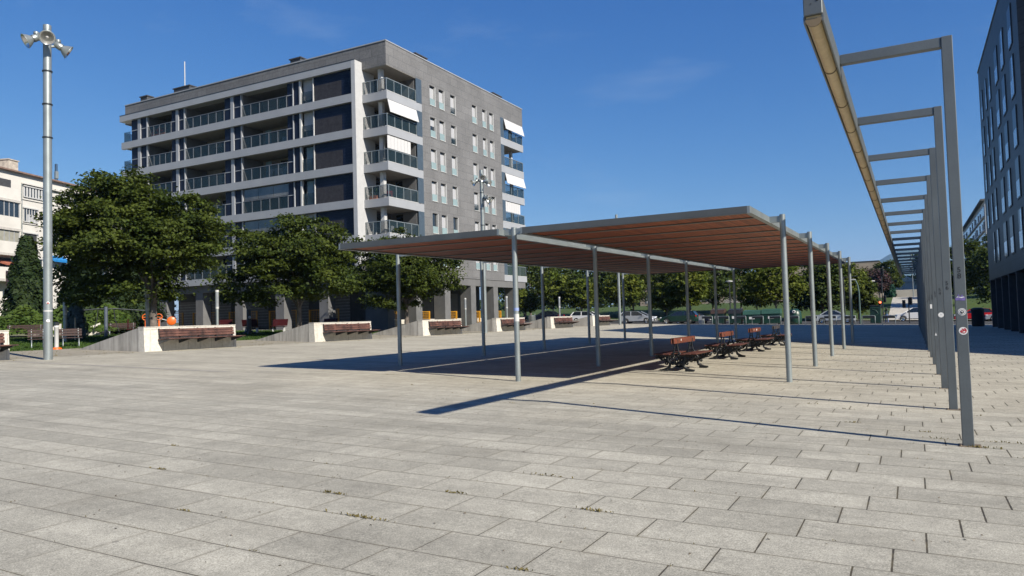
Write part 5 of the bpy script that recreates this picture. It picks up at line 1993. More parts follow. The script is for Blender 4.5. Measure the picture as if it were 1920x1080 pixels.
for _ in range(150):
    x = R4.uniform(-8, 3)
    y = R4.uniform(3.2, 11)
    tuft(x, y, int(R4.uniform(1, 5)), 0.05, 0.025)
for _ in range(500):
    x = R4.uniform(-33, -27)
    y = R4.uniform(8, 60)
    tuft(x, y, 5, 0.15, 0.07)
WEED = leaf_mat('leaf_weed', (0.085, 0.068, 0.022), (0.15, 0.125, 0.045), (0.19, 0.15, 0.06), 0.2)
o = quads_object('weeds', np.array(wc), np.array(wnn), np.array(ws), WEED, None, 2.2)
tag(o, 'dry weeds growing in the paving joints', 'weeds', None, 'stuff')
# fallen specks and crumbs on the slabs near the camera
gc, gn_, gs = [], [], []
for _ in range(500):
    x = R4.uniform(-9, 3)
    y = R4.uniform(3, 14)
    gc.append((x, y, zt(x) + 0.006))
    gn_.append((R4.normal() * 0.3, R4.normal() * 0.3, 1))
    gs.append(R4.uniform(0.006, 0.02))
o = quads_object('debris', np.array(gc), np.array(gn_), np.array(gs), mat('dry_leaf', (0.16, 0.13, 0.09), 0.9, 0, 0.5, 8), None, 1.4)
tag(o, 'crumbs and dry leaf bits on the slabs', 'debris', None, 'stuff')
# grass blades on the park lawn
n_ = 30000
gx = R4.uniform(-50, -33.8, n_)
gy = R4.uniform(12, 45, n_)
gz_ = np.array([zt(v) for v in gx]) + 0.03
nn_ = R4.normal(size=(n_, 3)) * np.array([1, 1, 0.3])
o = quads_object('grass', np.stack([gx, gy, gz_], 1), nn_, R4.uniform(0.05, 0.1, n_), leaf_mat('leaf_grass', (0.0248, 0.0527, 0.0093), (0.0496, 0.0868, 0.0186), None, 0.2), None, 1.8)
tag(o, 'mown park grass behind the bench walls', 'grass', None, 'stuff')


# ---------------------------------------------------------------- street furniture
def bollard_lamp(label, x, y, H=2.35):
    root = thing('bollard_lamp', label, 'lamp', (x, y, zt(x, y)), 0, 'post top lamps along the park')
    p = MB()
    p.tube([(0, 0, -0.1), (0, 0, H * 0.62)], 0.085, 12)
    p.build('pole', STEEL, root)
    h = MB()
    h.tube([(0, 0, H * 0.62 + 0.002), (0, 0, H * 0.66)], 0.10, 14)
    h.tube([(0, 0, H * 0.96), (0, 0, H)], 0.11, 14)
    h.build('collar', WHITEP, root)
    g_ = MB()
    g_.tube([(0, 0, H * 0.662), (0, 0, H * 0.958)], 0.10, 14)
    g_.build('lantern', mat('lantern_grey', (0.30, 0.32, 0.34), 0.3, 0.3), root)
    return root


for lab, x, y, H in (('post top lamp between the floodlight mast and the young conifer', -40, 23.9, 2.4),
                     ('post top lamp touching the trunk of the largest leafy tree', -36, 25.9, 2.75),
                     ('post top lamp above the end of the first whole bench wall', -36, 30.45, 2.9),
                     ('post top lamp under the second leafy tree', -36, 37.15, 2.5),
                     ('post top lamp in front of the arcade, right of the third leafy tree', -36, 58.1, 2.75),
                     ('post top lamp behind the stickered canopy pole', -33, 60.5, 2.9),
                     ('post top lamp above the second bench wall from the street', -33, 72.2, 3.0)):
    bollard_lamp(lab, x, y, H)

# pale bollard with red foot and the two slatted exercise seats beside it
bo = thing('exercise_bollard', 'white bollard with a red foot behind the floodlight mast', 'bollard', (-33.7, 19.75, zt(-33.7)))
q_ = MB()
q_.lathe((0, 0, 0), [(0.09, 0.0), (0.09, 0.95), (0.10, 0.96), (0.10, 1.05), (0.0, 1.06)], 14)
q_.build('post', WHITEP, bo)
q_ = MB()
q_.lathe((0, 0, 0), [(0.22, 0.0), (0.21, 0.05), (0.10, 0.09)], 14)
q_.build('foot', ORANGE, bo)
q_ = MB()
q_.bbox(-0.09, 0.09, -0.09, 0.09, 1.065, 1.2, 0.02)
q_.build('cap', DARKSTEEL, bo)


def slat_bench(label, loc, rz, L=1.6, wm=None, group=None):
    root = thing('park_bench', label, 'bench', loc, rz, group)
    wm = wm or WOODOLD
    s = MB()
    for i in range(4):
        s.bbox(-L / 2, L / 2, -0.25 + i * 0.12, -0.145 + i * 0.12, 0.42, 0.455, 0.008)
    s.build('seat', wm, root)
    s = MB()
    for i in range(3):
        s.bbox(-L / 2, L / 2, 0.24 + i * 0.03, 0.27 + i * 0.03, 0.52 + i * 0.12, 0.625 + i * 0.12, 0.008)
    s.build('backrest', wm, root)
    for sx in (-1, 1):
        k = MB()
        x = sx * (L / 2 - 0.15)
        k.tube([(x, -0.22, 0), (x, -0.24, 0.40), (x, 0.22, 0.41), (x, 0.34, 0.88)], 0.022, 8)
        k.tube([(x, 0.3, 0), (x, 0.2, 0.41)], 0.022, 8)
        k.build('leg', STEEL, root)
    return root


slat_bench('slatted bench just left of the floodlight mast foot', (-34.9, 19.6, zt(-34.9)), math.radians(62), 0.75, WOODSHADE, 'slatted park benches')
slat_bench('slatted bench right of the red footed bollard, curved steel legs', (-35.2, 21.3, zt(-35.2)), math.radians(62), 0.95, WOODSHADE, 'slatted park benches')
slat_bench('long slatted bench at the foot of the ivy bank near the picture edge', (-55.2, 30.1, zt(-55.2)), math.radians(48), 2.2, WOODSHADE, 'slatted park benches')
slat_bench('slatted bench at the foot of the ivy bank right of the young conifer', (-51.3, 34.8, zt(-51.3)), math.radians(48), 1.8, WOODSHADE, 'slatted park benches')
kw = thing('kerb_wall', 'low white triangular retaining walls below the ivy bank', 'wall', (-54.7, 31.6, zt(-54.7)))
for i, (dx, dy) in enumerate(((-0.5, -1.2), (0.6, 1.0))):
    q_ = MB()
    a = Vector((dx, dy, 0))
    b = a + Vector((1.4, 1.5, 0))
    q_.add([a, b, b + Vector((0, 0, 0.9)), a + Vector((0.15, -0.15, 0)), b + Vector((0.15, -0.15, 0)), b + Vector((0.15, -0.15, 0.9))], [(0, 1, 2), (3, 5, 4), (0, 3, 4, 1), (1, 4, 5, 2), (0, 2, 5, 3)])
    q_.build('wedge', STONE, kw)

# outdoor gym
gy_ = thing('outdoor_gym_station', 'outdoor gym station with a dark post, long arms and red seats', 'gym equipment', (-45.8, 30.0, zt(-45.8)), math.radians(55))
q_ = MB()
q_.tube([(0, 0, 0), (0, 0, 1.95)], 0.11, 12)
q_.lathe((0, 0, 0), [(0.3, 0.0), (0.3, 0.03), (0.12, 0.05)], 14)
q_.build('post', mat('gym_blue_grey', (0.10, 0.12, 0.15), 0.4, 0.3), gy_)
for sx in (-1, 1):
    q_ = MB()
    q_.tube([(0, 0, 1.8), (sx * 0.5, 0, 1.82), (sx * 1.6, 0, 1.72), (sx * 2.3, 0, 1.66)], 0.035, 8)
    q_.tube([(sx * 0.45, 0, 1.8), (sx * 0.5, 0.1, 1.2), (sx * 0.75, 0.1, 0.3)], 0.028, 8)
    q_.tube([(sx * 1.3, 0, 0), (sx * 1.35, 0, 0.42)], 0.045, 8)
    q_.build('arm', DARKSTEEL, gy_)
    q_ = MB()
    q_.bbox(sx * 1.15, sx * 1.55, -0.2, 0.2, 0.42, 0.48, 0.02)
    q_.bbox(sx * 1.22, sx * 1.30, -0.2, 0.2, 0.5, 1.1, 0.02)
    q_.build('seat', REDP, gy_)
gd = thing('gym_wheel_station', 'orange gym wheel station standing behind the first whole bench wall', 'gym equipment', (-49.7, 36.6, zt(-49.7)), math.radians(50))
q_ = MB()
q_.tube([(0.15, 0, 0), (0.15, 0, 1.25)], 0.06, 10)
q_.tube([(-0.75, 0, 0), (-0.75, 0, 1.25)], 0.06, 10)
q_.tube([(0.15, 0, 1.15), (0.8, 0, 0.95)], 0.04, 8)
q_.build('frame', STEEL, gd)
q_ = MB()
q_.lathe((0.95, -0.06, 0.95), [(0, -0.03), (0.30, -0.03), (0.33, 0.0), (0.30, 0.03), (0, 0.03)], 26, (0, -1, 0))
q_.build('disc', ORANGE, gd)
for x in (0.1, -0.8):
    q_ = MB()
    q_.tube([(x + 0.22 * math.cos(t), -0.08, 1.28 + 0.22 * math.sin(t)) for t in [2 * math.pi * k / 18 for k in range(19)]], 0.03, 7, cap=False)
    q_.tube([(x - 0.2, -0.08, 1.28), (x + 0.2, -0.08, 1.24)], 0.03, 6)
    q_.tube([(x, -0.05, 0.55), (x, -0.05, 1.0)], 0.07, 8)
    q_.build('hand_wheel', ORANGE, gd)
pst = thing('information_totem', 'narrow white information totem with coloured pictures beside the arcade', 'sign', (-64.0, 45.9, zt(-64.0)), math.radians(45))
q_ = MB()
q_.bbox(-0.4, 0.4, -0.06, 0.06, 0.2, 2.9, 0.02)
q_.build('board', WHITEP, pst)
for z0, z1, m_ in ((2.1, 2.75, GLASSLT), (1.7, 2.05, INKR), (0.5, 1.6, PAPER)):
    q_ = MB()
    q_.box(-0.32, 0.32, -0.066, -0.0605, z0, z1)
    q_.build('picture', m_, pst)

# yellow fence bays along the arcade
fence_lab = 'yellow mesh fence bay between the arcade pillars'
fsp = [(-69.0, -65.6, 51.2, 'farthest left, behind the largest tree trunk'), (-64.0, -60.4, 51.2, 'behind the orange gym wheels'), (-58.8, -55.1, 51.2, 'right of the third post top lamp'), (-53.4, -50.0, 51.2, 'beside the red seats'), (-48.4, -45.0, 51.2, 'behind the second leafy tree')]
for a, b_, y, tail in fsp:
    fo = thing('yellow_fence', fence_lab + ', ' + tail, 'fence', (a, y, zt(a)), 0, 'yellow fence bays in the arcade')
    q_ = MB()
    q_.box(-0.06, 0.06, -0.06, 0.06, 0, 1.75)
    q_.build('post', YELLOW, fo)
    q_ = MB()
    q_.box(b_ - a - 0.06, b_ - a + 0.06, -0.06, 0.06, 0, 1.75)
    q_.build('post', YELLOW, fo)
    q_ = MB()
    q_.box(0, b_ - a, -0.03, 0.03, 1.68, 1.73)
    for i in range(9):
        q_.box(0, b_ - a, -0.012, 0.012, 0.15 + i * 0.17, 0.166 + i * 0.17)
    for i in range(1, 16):
        x = (b_ - a) * i / 16
        q_.box(x - 0.006, x + 0.006, -0.012, 0.012, 0.1, 1.7)
    q_.build('mesh_panel', YELLOW, fo)
tails = ['beside the wide corner pillar', 'second from the wide corner pillar', 'in the middle of the sunny side', 'beside the last sunny pillar but one', 'at the street end of the sunny side']
for (y0_, y1_), tl in zip(((49.5, 52.0), (53.4, 56.5), (57.9, 61.1), (62.4, 65.5), (66.8, 69.9)), tails):
    fo = thing('yellow_fence', 'sunlit yellow fence bay ' + tl, 'fence', (-38.9, y0_, zt(-38.9)), math.pi / 2, 'yellow fence bays in the arcade')
    L = y1_ - y0_
    for x in (0, L):
        q_ = MB()
        q_.box(x - 0.06, x + 0.06, -0.06, 0.06, 0, 1.55)
        q_.build('post', YELLOW, fo)
    q_ = MB()
    q_.box(0, L, -0.03, 0.03, 1.48, 1.53)
    for i in range(9):
        q_.box(0, L, -0.012, 0.012, 0.1 + i * 0.155, 0.12 + i * 0.155)
    for i in range(1, 14):
        q_.box(L * i / 14 - 0.006, L * i / 14 + 0.006, -0.012, 0.012, 0.1, 1.5)
    q_.build('mesh_panel', YELLOW, fo)
# low sunlit wall inside the arcade
lwl = thing('arcade_low_wall', 'low beige wall behind the sunlit yellow fence', 'wall', (-40.6, 52, 0.9))
q_ = MB()
q_.bbox(-0.2, 0.2, 0, 18, 0, 0.95, 0.02)
q_.build('block_wall', STONE, lwl)

# red outdoor seats by the arcade
for i, (x, y, rz, lab) in enumerate(((-45.0, 38.5, 20, 'red seat on white legs left of the dark gym post'), (-43.8, 40.2, 200, 'red seat facing the first red seat beside the dark gym post'), (-43.2, 42.3, 20, 'red seat on white legs right of the dark gym post'), (-41.8, 46.4, 15, 'red seat near the arcade behind the second leafy tree'))):
    so_ = thing('red_seat', lab, 'seat', (x, y, zt(x)), math.radians(rz), 'red outdoor seats by the arcade')
    q_ = MB()
    q_.bbox(-0.6, 0.6, -0.25, 0.25, 0.42, 0.48, 0.02)
    q_.build('seat', REDP, so_)
    q_ = MB()
    q_.prism([(0.22, 0.5), (0.28, 0.5), (0.42, 1.0), (0.36, 1.0)], 'x', -0.6, 0.6)
    q_.build('backrest', REDP, so_)
    for sx in (-0.45, 0.45):
        q_ = MB()
        q_.prism([(-0.25, 0), (0.3, 0), (0.2, 0.08), (0.06, 0.418), (-0.06, 0.418), (-0.1, 0.08)], 'x', sx - 0.03, sx + 0.03)
        q_.build('leg', WHITEP, so_)
gp = thing('gym_step_post', 'dark outdoor gym post with splayed feet in front of the red seats', 'gym equipment', (-40.8, 37.2, zt(-40.8)))
q_ = MB()
q_.tube([(0, 0, 0), (0, 0, 1.75)], 0.16, 12)
for a in range(4):
    q_.tube([(0, 0, 0.35), (math.cos(a * 1.57 + 0.6) * 0.5, math.sin(a * 1.57 + 0.6) * 0.5, 0.02)], 0.05, 7)
q_.build('post', DARKSTEEL, gp)
q_ = MB()
q_.lathe((0.15, -0.08, 1.2), [(0, 0.04), (0.1, 0.03), (0.1, 0)], 12, (0.9, -0.45, 0))
q_.build('dial', WHITEP, gp)


# ---------------------------------------------------------------- cars
PAINT = {}


def paint(name, col, metal=0.3):
    if name not in PAINT:
        m, n, l, b = new_mat('paint_' + name)
        b.inputs['Base Color'].default_value = (*col, 1)
        b.inputs['Metallic'].default_value = metal
        b.inputs['Roughness'].default_value = 0.28
        b.inputs['Coat Weight'].default_value = 0.6
        b.inputs['Coat Roughness'].default_value = 0.06
        PAINT[name] = m
    return PAINT[name]


def make_car(label, loc, rz, pm, kind='hatch', L=4.1, W=1.74, H=1.46, flip=False):
    """car pointing along +x"""
    root = thing('parked_car', label, 'car', loc, rz, 'cars on the street')
    h = L / 2
    wb_f, wb_r, wr = h - 0.82, -h + 0.78, 0.31 if kind != 'suv' else 0.35
    sill = 0.22 if kind != 'suv' else 0.30
    belt = H * 0.63
    if kind == 'sedan':
        up = [(-h, 0.52), (-h + 0.03, belt + 0.02), (-h + 0.72, belt + 0.06), (h - 1.25, belt - 0.0), (h - 0.25, belt - 0.17), (h, 0.52)]
        roof = [(-h + 0.62, belt + 0.055), (-h + 1.30, H - 0.04), (-h + 1.75, H), (h - 2.1, H - 0.03), (h - 1.15, belt + 0.0)]
    else:
        up = [(-h, 0.55), (-h + 0.02, belt), (-h + 0.2, belt + 0.05), (h - 1.0, belt), (h - 0.25, belt - 0.14), (h, 0.5)]
        roof = [(-h + 0.06, belt + 0.03), (-h + 0.42, H - 0.06), (-h + 0.85, H), (h - 1.9, H - 0.04), (h - 0.92, belt + 0.0)]

    def arch(cx, r):
        return [(cx + r * math.cos(t), wr + r * math.sin(t)) for t in [math.pi * k / 8 for k in range(9)]]
    ra = wr + 0.06
    low = [(h - 0.03, sill + 0.02)] + [p for p in arch(wb_f, ra) if p[1] > sill] + [p for p in arch(wb_r, ra) if p[1] > sill] + [(-h + 0.03, sill + 0.06)]
    outline = up + low
    b = MB()
    n = len(outline)
    secs = [(-W / 2, 0.965), (-W / 2 + 0.07, 1.0), (W / 2 - 0.07, 1.0), (W / 2, 0.965)]
    vs = []
    for y, s_ in secs:
        for x, z in outline:
            vs.append((x * s_, y, z if s_ == 1.0 else 0.45 + (z - 0.45) * 0.97))
    fs = []
    for k in range(3):
        for i in range(n):
            j = (i + 1) % n
            fs.append((k * n + i, k * n + j, (k + 1) * n + j, (k + 1) * n + i))
    fs.append(tuple(range(n))[::-1])
    fs.append(tuple(range(3 * n, 4 * n)))
    b.add(vs, fs)
    b.build('body', pm, root)
    # greenhouse: glass with painted roof
    m_ = len(roof)
    wt, wbm = W / 2 - 0.22, W / 2 - 0.06

    def yw(z):
        return wbm + (wt - wbm) * (z - belt) / (H - belt)
    g_ = MB()
    vs = [(x, -yw(z), z) for x, z in roof] + [(x, yw(z), z) for x, z in roof]
    fs = [tuple(range(m_))[::-1], tuple(range(m_, 2 * m_))] + [(i, (i + 1) % m_, m_ + (i + 1) % m_, m_ + i) for i in range(m_)]
    g_.add(vs, fs)
    g_.build('windows', CARGLASS, root)
    r_ = MB()
    rp = roof[1:-1]
    a = rp[0]
    c = rp[-1]
    vs = []
    for x, z in rp:
        vs += [(x, -yw(z) - 0.004, z + 0.004), (x, yw(z) + 0.004, z + 0.004), (x, yw(z) + 0.006, z - 0.07), (x, -yw(z) - 0.006, z - 0.07)]
    k_ = len(rp)
    fs = []
    for i in range(k_ - 1):
        o_ = 4 * i
        fs += [(o_, o_ + 1, o_ + 5, o_ + 4), (o_ + 1, o_ + 2, o_ + 6, o_ + 5), (o_ + 3, o_, o_ + 4, o_ + 7)]
    r_.add(vs, fs)
    for i0, i1 in ((0, 1), (m_ - 1, m_ - 2)):
        (xa, za), (xb, zb_) = roof[i0], roof[i1]
        for s_ in (-1, 1):
            r_.bar((xa, s_ * (yw(za) + 0.004), za), (xb, s_ * (yw(zb_) + 0.004), zb_), 0.05, 0.08)
    xm = (roof[2][0] + roof[3][0]) / 2 - 0.1
    for s_ in (-1, 1):
        r_.bar((xm, s_ * (yw(belt) + 0.004), belt), (xm - 0.03, s_ * (yw(H) + 0.002), H - 0.02), 0.02, 0.08)
    r_.build('roof', pm, root)
    for cx in (wb_f, wb_r):
        for s_ in (-1, 1):
            w_ = MB()
            w_.lathe((cx, s_ * (W / 2 - 0.19), wr), [(0.0, 0.0), (wr * 0.9, 0.0), (wr, 0.03), (wr, 0.17), (wr * 0.92, 0.2), (wr * 0.66, 0.2)], 20, (0, s_, 0))
            wo_ = w_.build('wheel', RUBBER, root)
            q = MB()
            q.lathe((cx, s_ * (W / 2 - 0.19), wr), [(wr * 0.66, 0.195), (wr * 0.6, 0.17), (0.06, 0.19), (0.0, 0.195)], 20, (0, s_, 0))
            for k in range(5):
                t = 2 * math.pi * k / 5
                q.bar((cx, s_ * (W / 2 + 0.005), wr), (cx + wr * 0.6 * math.cos(t), s_ * (W / 2 + 0.003), wr + wr * 0.6 * math.sin(t)), 0.05, 0.02)
            q.build('rim', CHROME, wo_)
    for s_ in (-1, 1):
        q = MB()
        q.bbox(h - 0.34, h - 0.07, s_ * (W / 2 - 0.36), s_ * (W / 2 - 0.01), belt - 0.26, belt - 0.13, 0.03)
        q.build('headlight', LENS, root)
        q = MB()
        q.bbox(-h - 0.005, -h + 0.16, s_ * (W / 2 - 0.24), s_ * (W / 2 - 0.015), belt - 0.16, belt + 0.03, 0.03)
        q.build('tail_light', TAIL, root)
        q = MB()
        q.bbox(h - 1.28, h - 1.12, s_ * (W / 2 + 0.01), s_ * (W / 2 + 0.17), belt, belt + 0.13, 0.03)
        q.build('mirror', pm, root)
    q = MB()
    q.bbox(h - 0.06, h + 0.015, -W / 2 + 0.25, W / 2 - 0.25, 0.3, 0.56, 0.02)
    q.build('grille', BLACKP, root)
    q = MB()
    q.bbox(-h + 0.3, h - 0.3, -W / 2 - 0.006, W / 2 + 0.006, sill - 0.02, sill + 0.07, 0.02)
    q.build('sill_trim', BLACKP, root)
    q = MB()
    q.box(h + 0.016, h + 0.022, -0.26, 0.26, 0.34, 0.45)
    q.build('number_plate', WHITEP, root)
    return root


SILVER = paint('silver', (0.55, 0.58, 0.62), 0.5)
WHITEC = paint('white', (0.78, 0.78, 0.78), 0.0)
DKGRN = paint('dark_green', (0.008, 0.04, 0.028), 0.3)
DKBLU = paint('dark_blue', (0.01, 0.014, 0.035), 0.3)
REDC = paint('red', (0.5, 0.015, 0.02), 0.1)


def car_at(x, y):
    return (x, y, zt(x, y) - 0.03 if y > 80.6 else zt(x, y))


tilt_car = []
make_car('silver hatchback parked by the pale mast, nose to the right', car_at(-28.1, 83.4), 0, SILVER, 'hatch', 4.1)
make_car('dark green estate car parked left of the recycling bins', car_at(-23.2, 83.2), math.pi, DKGRN, 'hatch', 4.2)
make_car('dark blue car whose nose shows behind the green estate', car_at(-22.6, 86.2), 0, DKBLU, 'hatch', 4.3)
make_car('white car half hidden behind the last but one bench wall', car_at(-35.2, 85.5), 0, WHITEC, 'hatch', 4.2)
make_car('dark blue car behind the bench wall under the canopy edge', car_at(-41.2, 86.0), math.pi, DKBLU, 'sedan', 4.4)
make_car('silver saloon on the street behind the outer canopy poles', car_at(-7.6, 90.4), 0, SILVER, 'sedan', 4.2, 1.76, 1.42)
make_car('white crossover driving left past the traffic lights', car_at(0.35, 102.2), math.pi, WHITEC, 'suv', 4.4, 1.82, 1.66)
make_car('red car between the first two portal posts', car_at(6.3, 106.0 - 2.8), math.pi, REDC, 'hatch', 4.0)
make_car('silver car stopped beside the slate building', car_at(9.5, 102.0), math.pi, SILVER, 'sedan', 4.4)

# ---------------------------------------------------------------- bins
def bin_box(label, x, y, w, d, H, body, lid, style, group='recycling bins along the street'):
    root = thing('recycling_bin', label, 'bin', (x, y, zt(x, y)), 0, group)
    b = MB()
    b.prism([(-w / 2 + 0.06, 0.12), (w / 2 - 0.06, 0.12), (w / 2, H * 0.68), (-w / 2, H * 0.68)], 'y', -d / 2, d / 2)
    b.build('body', body, root)
    l_ = MB()
    if style == 'dome':
        pr = [(-w / 2 - 0.03, H * 0.682)] + [(-(w / 2 + 0.03) * math.cos(math.pi * k / 8), H * 0.72 + H * 0.28 * math.sin(math.pi * k / 8)) for k in range(9)] + [(w / 2 + 0.03, H * 0.682)]
        l_.prism([(a, c) for a, c in pr], 'y', -d / 2 - 0.03, d / 2 + 0.03)
    else:
        l_.prism([(-d / 2 - 0.04, H * 0.682), (d / 2 + 0.04, H * 0.682), (d / 2, H), (-d / 2 + 0.12, H * 0.93)], 'x', -w / 2 - 0.03, w / 2 + 0.03)
    l_.build('lid', lid, root)
    p = MB()
    p.bbox(-0.28, 0.28, -d / 2 - 0.02, -d / 2 - 0.003, H * 0.36, H * 0.52, 0.004)
    p.build('label_plate', PAPER, root)
    f = MB()
    for sx in (-1, 1):
        f.bbox(sx * (w / 2 - 0.05), sx * (w / 2 - 0.25), -d / 2 + 0.1, d / 2 - 0.1, 0.0, 0.118, 0.02)
    f.build('foot', BLACKP, root)
    return root


bin_box('dark green bin with a brown black lid, leftmost of the row', -18.3, 80.9, 1.35, 1.2, 1.65, mat('bin_dark_green', (0.008, 0.03, 0.022), 0.4), BROWNP, 'slope')
bin_box('dark green bin with a blue black lid, beside the thin lamp post', -16.5, 80.9, 1.3, 1.2, 1.65, MATS['bin_dark_green'], BLACKP, 'slope')
bin_box('green bin with a cream strip under its lid, third in the row', -14.75, 80.9, 1.75, 1.2, 1.5, GREENP, GREENL, 'slope')
bin_box('widest pale lidded green bin with a white label', -12.85, 80.9, 1.8, 1.25, 1.62, GREENP, GREENL, 'slope')
ig = thing('bottle_bank', 'bell shaped green bottle bank with a white ringed hole', 'bin', (-10.6, 80.9, zt(-10.6)), 0, 'recycling bins along the street')
q_ = MB()
q_.lathe((0, 0, 0), [(0.0, 0.02), (0.62, 0.02), (0.68, 0.3), (0.66, 1.0), (0.55, 1.35), (0.35, 1.55), (0.0, 1.62)], 24)
q_.build('body', GREENP, ig)
q_ = MB()
q_.lathe((0, -0.6, 1.28), [(0.09, 0.0), (0.17, 0.02), (0.17, 0.06), (0.09, 0.05)], 18, (0, -1, 0.35))
q_.build('hole_ring', WHITEP, ig)
q_ = MB()
q_.lathe((0, -0.58, 1.275), [(0.0, 0.03), (0.1, 0.03)], 18, (0, -1, 0.35))
q_.build('hole', BLACKP, ig)
gk = thing('advertising_column', 'dark green poster kiosk with pale swirls beside the street lamp', 'kiosk', (-3.55, 90.5, zt(-3.55) - 0.03))
q_ = MB()
q_.bbox(-0.52, 0.52, -0.4, 0.4, 0, 1.85, 0.03)
q_.build('case', MATS['bin_dark_green'], gk)
q_ = MB()
q_.bbox(-0.56, 0.56, -0.44, 0.44, 1.852, 1.93, 0.02)
q_.build('cap', DARKSTEEL, gk)
q_ = MB()
q_.tube([(-0.3, -0.412, 1.5), (0.1, -0.412, 1.35), (0.3, -0.412, 1.0), (0.0, -0.412, 0.8), (-0.2, -0.412, 0.6)], 0.03, 6)
q_.tube([(-0.3, -0.412, 1.65), (0.3, -0.412, 1.62)], 0.03, 6)
q_.build('swirl', GREENL, gk)
lb = thing('litter_bin', 'round black litter bin beside the slate building pillars', 'bin', (4.75, 72.5, zt(4.75)))
q_ = MB()
q_.lathe((0, 0, 0), [(0.0, 0.01), (0.42, 0.01), (0.46, 0.1), (0.46, 1.35), (0.5, 1.37), (0.5, 1.45), (0.3, 1.55), (0.0, 1.56)], 20)
q_.build('body', BLACKP, lb)
lb2 = thing('litter_bin', 'grey litter bin behind the bench wall near the stickered canopy pole', 'bin', (-30.2, 60.0, zt(-30.2)))
q_ = MB()
q_.lathe((0, 0, 0), [(0.0, 0.3), (0.24, 0.3), (0.28, 1.1), (0.30, 1.12), (0.26, 1.14), (0.2, 0.5)], 16)
q_.build('body', STEEL, lb2)
q_ = MB()
q_.tube([(0.33, 0, 0), (0.33, 0, 1.3)], 0.03, 8)
q_.build('post', STEEL, lb2)
ub = thing('utility_cabinet', 'small pale utility cabinet in front of the dark blue car', 'cabinet', (-19.9, 79.9, zt(-19.9)))
q_ = MB()
q_.bbox(-0.28, 0.28, -0.2, 0.2, 0, 0.95, 0.02)
q_.build('case', STEEL, ub)
q_ = MB()
q_.bbox(-0.24, 0.24, -0.215, -0.202, 0.1, 0.85, 0.005)
q_.build('door', WHITEMET, ub)

# ---------------------------------------------------------------- hoop rails along the kerb
hp = thing('hoop_rail', None, 'hoop rail', (0, 0, 0), 0, 'hoop rails along the street kerb')
q_ = MB()
q_.tube([(-0.55, 0, 0), (-0.55, 0, 0.80), (-0.50, 0, 0.86), (0.50, 0, 0.86), (0.55, 0, 0.80), (0.55, 0, 0)], 0.028, 8)
q_.build('hoop', STEEL, hp)
q_ = MB()
q_.box(-0.52, 0.52, -0.02, 0.02, 0.62, 0.83)
q_.build('plate', BLACKP, hp)
for i in range(11):
    x = -19.2 + 1.72 * i
    o = hp if i == 0 else copy_tree(hp)
    place(o, (x, 79.5, zt(x)))
    o['group'] = 'hoop rails along the street kerb'
    o['label'] = 'low steel hoop rail with a black plate in the row along the kerb'


# ---------------------------------------------------------------- lamps, signals
def street_lamp(label, loc, H, kind):
    root = thing('street_lamp', label, 'street lamp', loc, 0, 'street lamps beyond the plaza')
    p = MB()
    if kind == 'bent':
        p.tube([(0, 0, 0), (0, 0, H * 0.7), (-0.1, 0, H * 0.88), (-0.3, 0, H)], [0.09, 0.075, 0.06, 0.05], 10)
    else:
        p.tube([(0, 0, 0), (0, 0, H)], [0.08, 0.06], 10)
    p.build('pole', mat('lamp_green', (0.09, 0.14, 0.13), 0.4, 0.3) if kind == 'bent' else (STEEL if kind != 'dark' else DARKSTEEL), root)
    h = MB()
    if kind == 'bent':
        h.bbox(-0.75, -0.28, -0.12, 0.12, H - 0.06, H + 0.06, 0.03)
    else:
        h.lathe((0, 0, H), [(0.0, 0.25), (0.4, 0.2), (0.42, 0.12), (0.15, 0.05), (0.1, 0.0)], 16)
    h.build('lantern', WHITEP, root)
    return root


street_lamp('white topped street lamp on the lawn left of the red signal', (-4.6, 110, zt(-4.6, 110)), 4.9, 'top')
street_lamp('bent green street lamp beside the last canopy pole', (-4.75, 84.6, zt(-4.75) - 0.03), 4.6, 'bent')
street_lamp('pale street lamp standing at the footbridge', (0.3, 148, zt(0.3, 148)), 7.6, 'top')
street_lamp('thin dark lamp post with white top between two dark bins', (-18.0, 85.5, zt(-18.0) - 0.03), 4.6, 'dark')
REDLED = emit_mat('red_signal', (1.0, 0.08, 0.03), 6.0)


def signal(label, loc, H, heads, arm=None):
    root = thing('traffic_light', label, 'traffic light', loc, 0, 'traffic lights at the crossing')
    p = MB()
    p.tube([(0, 0, 0), (0, 0, H)], 0.06, 10)
    if arm:
        p.tube([(0, 0, H - 0.1), (arm, 0, H)], 0.045, 8)
    p.build('pole', DARKSTEEL, root)
    for (x, z, on) in heads:
        h = MB()
        h.bbox(x - 0.16, x + 0.16, -0.32, -0.07, z - 0.42, z + 0.42, 0.03)
        for k in range(3):
            h.tube([(x, -0.34, z + 0.26 - k * 0.26), (x, -0.46, z + 0.27 - k * 0.26)], 0.115, 12, cap=False)
        ho = h.build('signal_head', BLACKP, root)
        for k in range(3):
            l_ = MB()
            l_.lathe((x, -0.322, z + 0.26 - k * 0.26), [(0.0, 0.012), (0.1, 0.008), (0.1, 0.0)], 14, (0, -1, 0))
            l_.build('lens', REDLED if (on and k == 0) else GLASSDK, ho)
    return root


signal('traffic light showing red on the lawn side of the street', (-3.08, 92, zt(-3.08) - 0.03), 3.4, [(0.0, 2.0, True)])
signal('taller dark traffic light behind the red signal', (-3.05, 99, zt(-3.05) - 0.03), 6.4, [(0.1, 5.9, False), (0.25, 2.7, False)])
signal('black traffic light in front of the white crossover', (-0.3, 90, zt(-0.3) - 0.03), 2.7, [(0.2, 2.35, False), (-0.45, 2.05, False)])
signal('overhead traffic light seen past the last canopy pole', (-6.3, 86.5, zt(-6.3) - 0.03), 5.0, [(-0.1, 4.55, False)], 1.4)


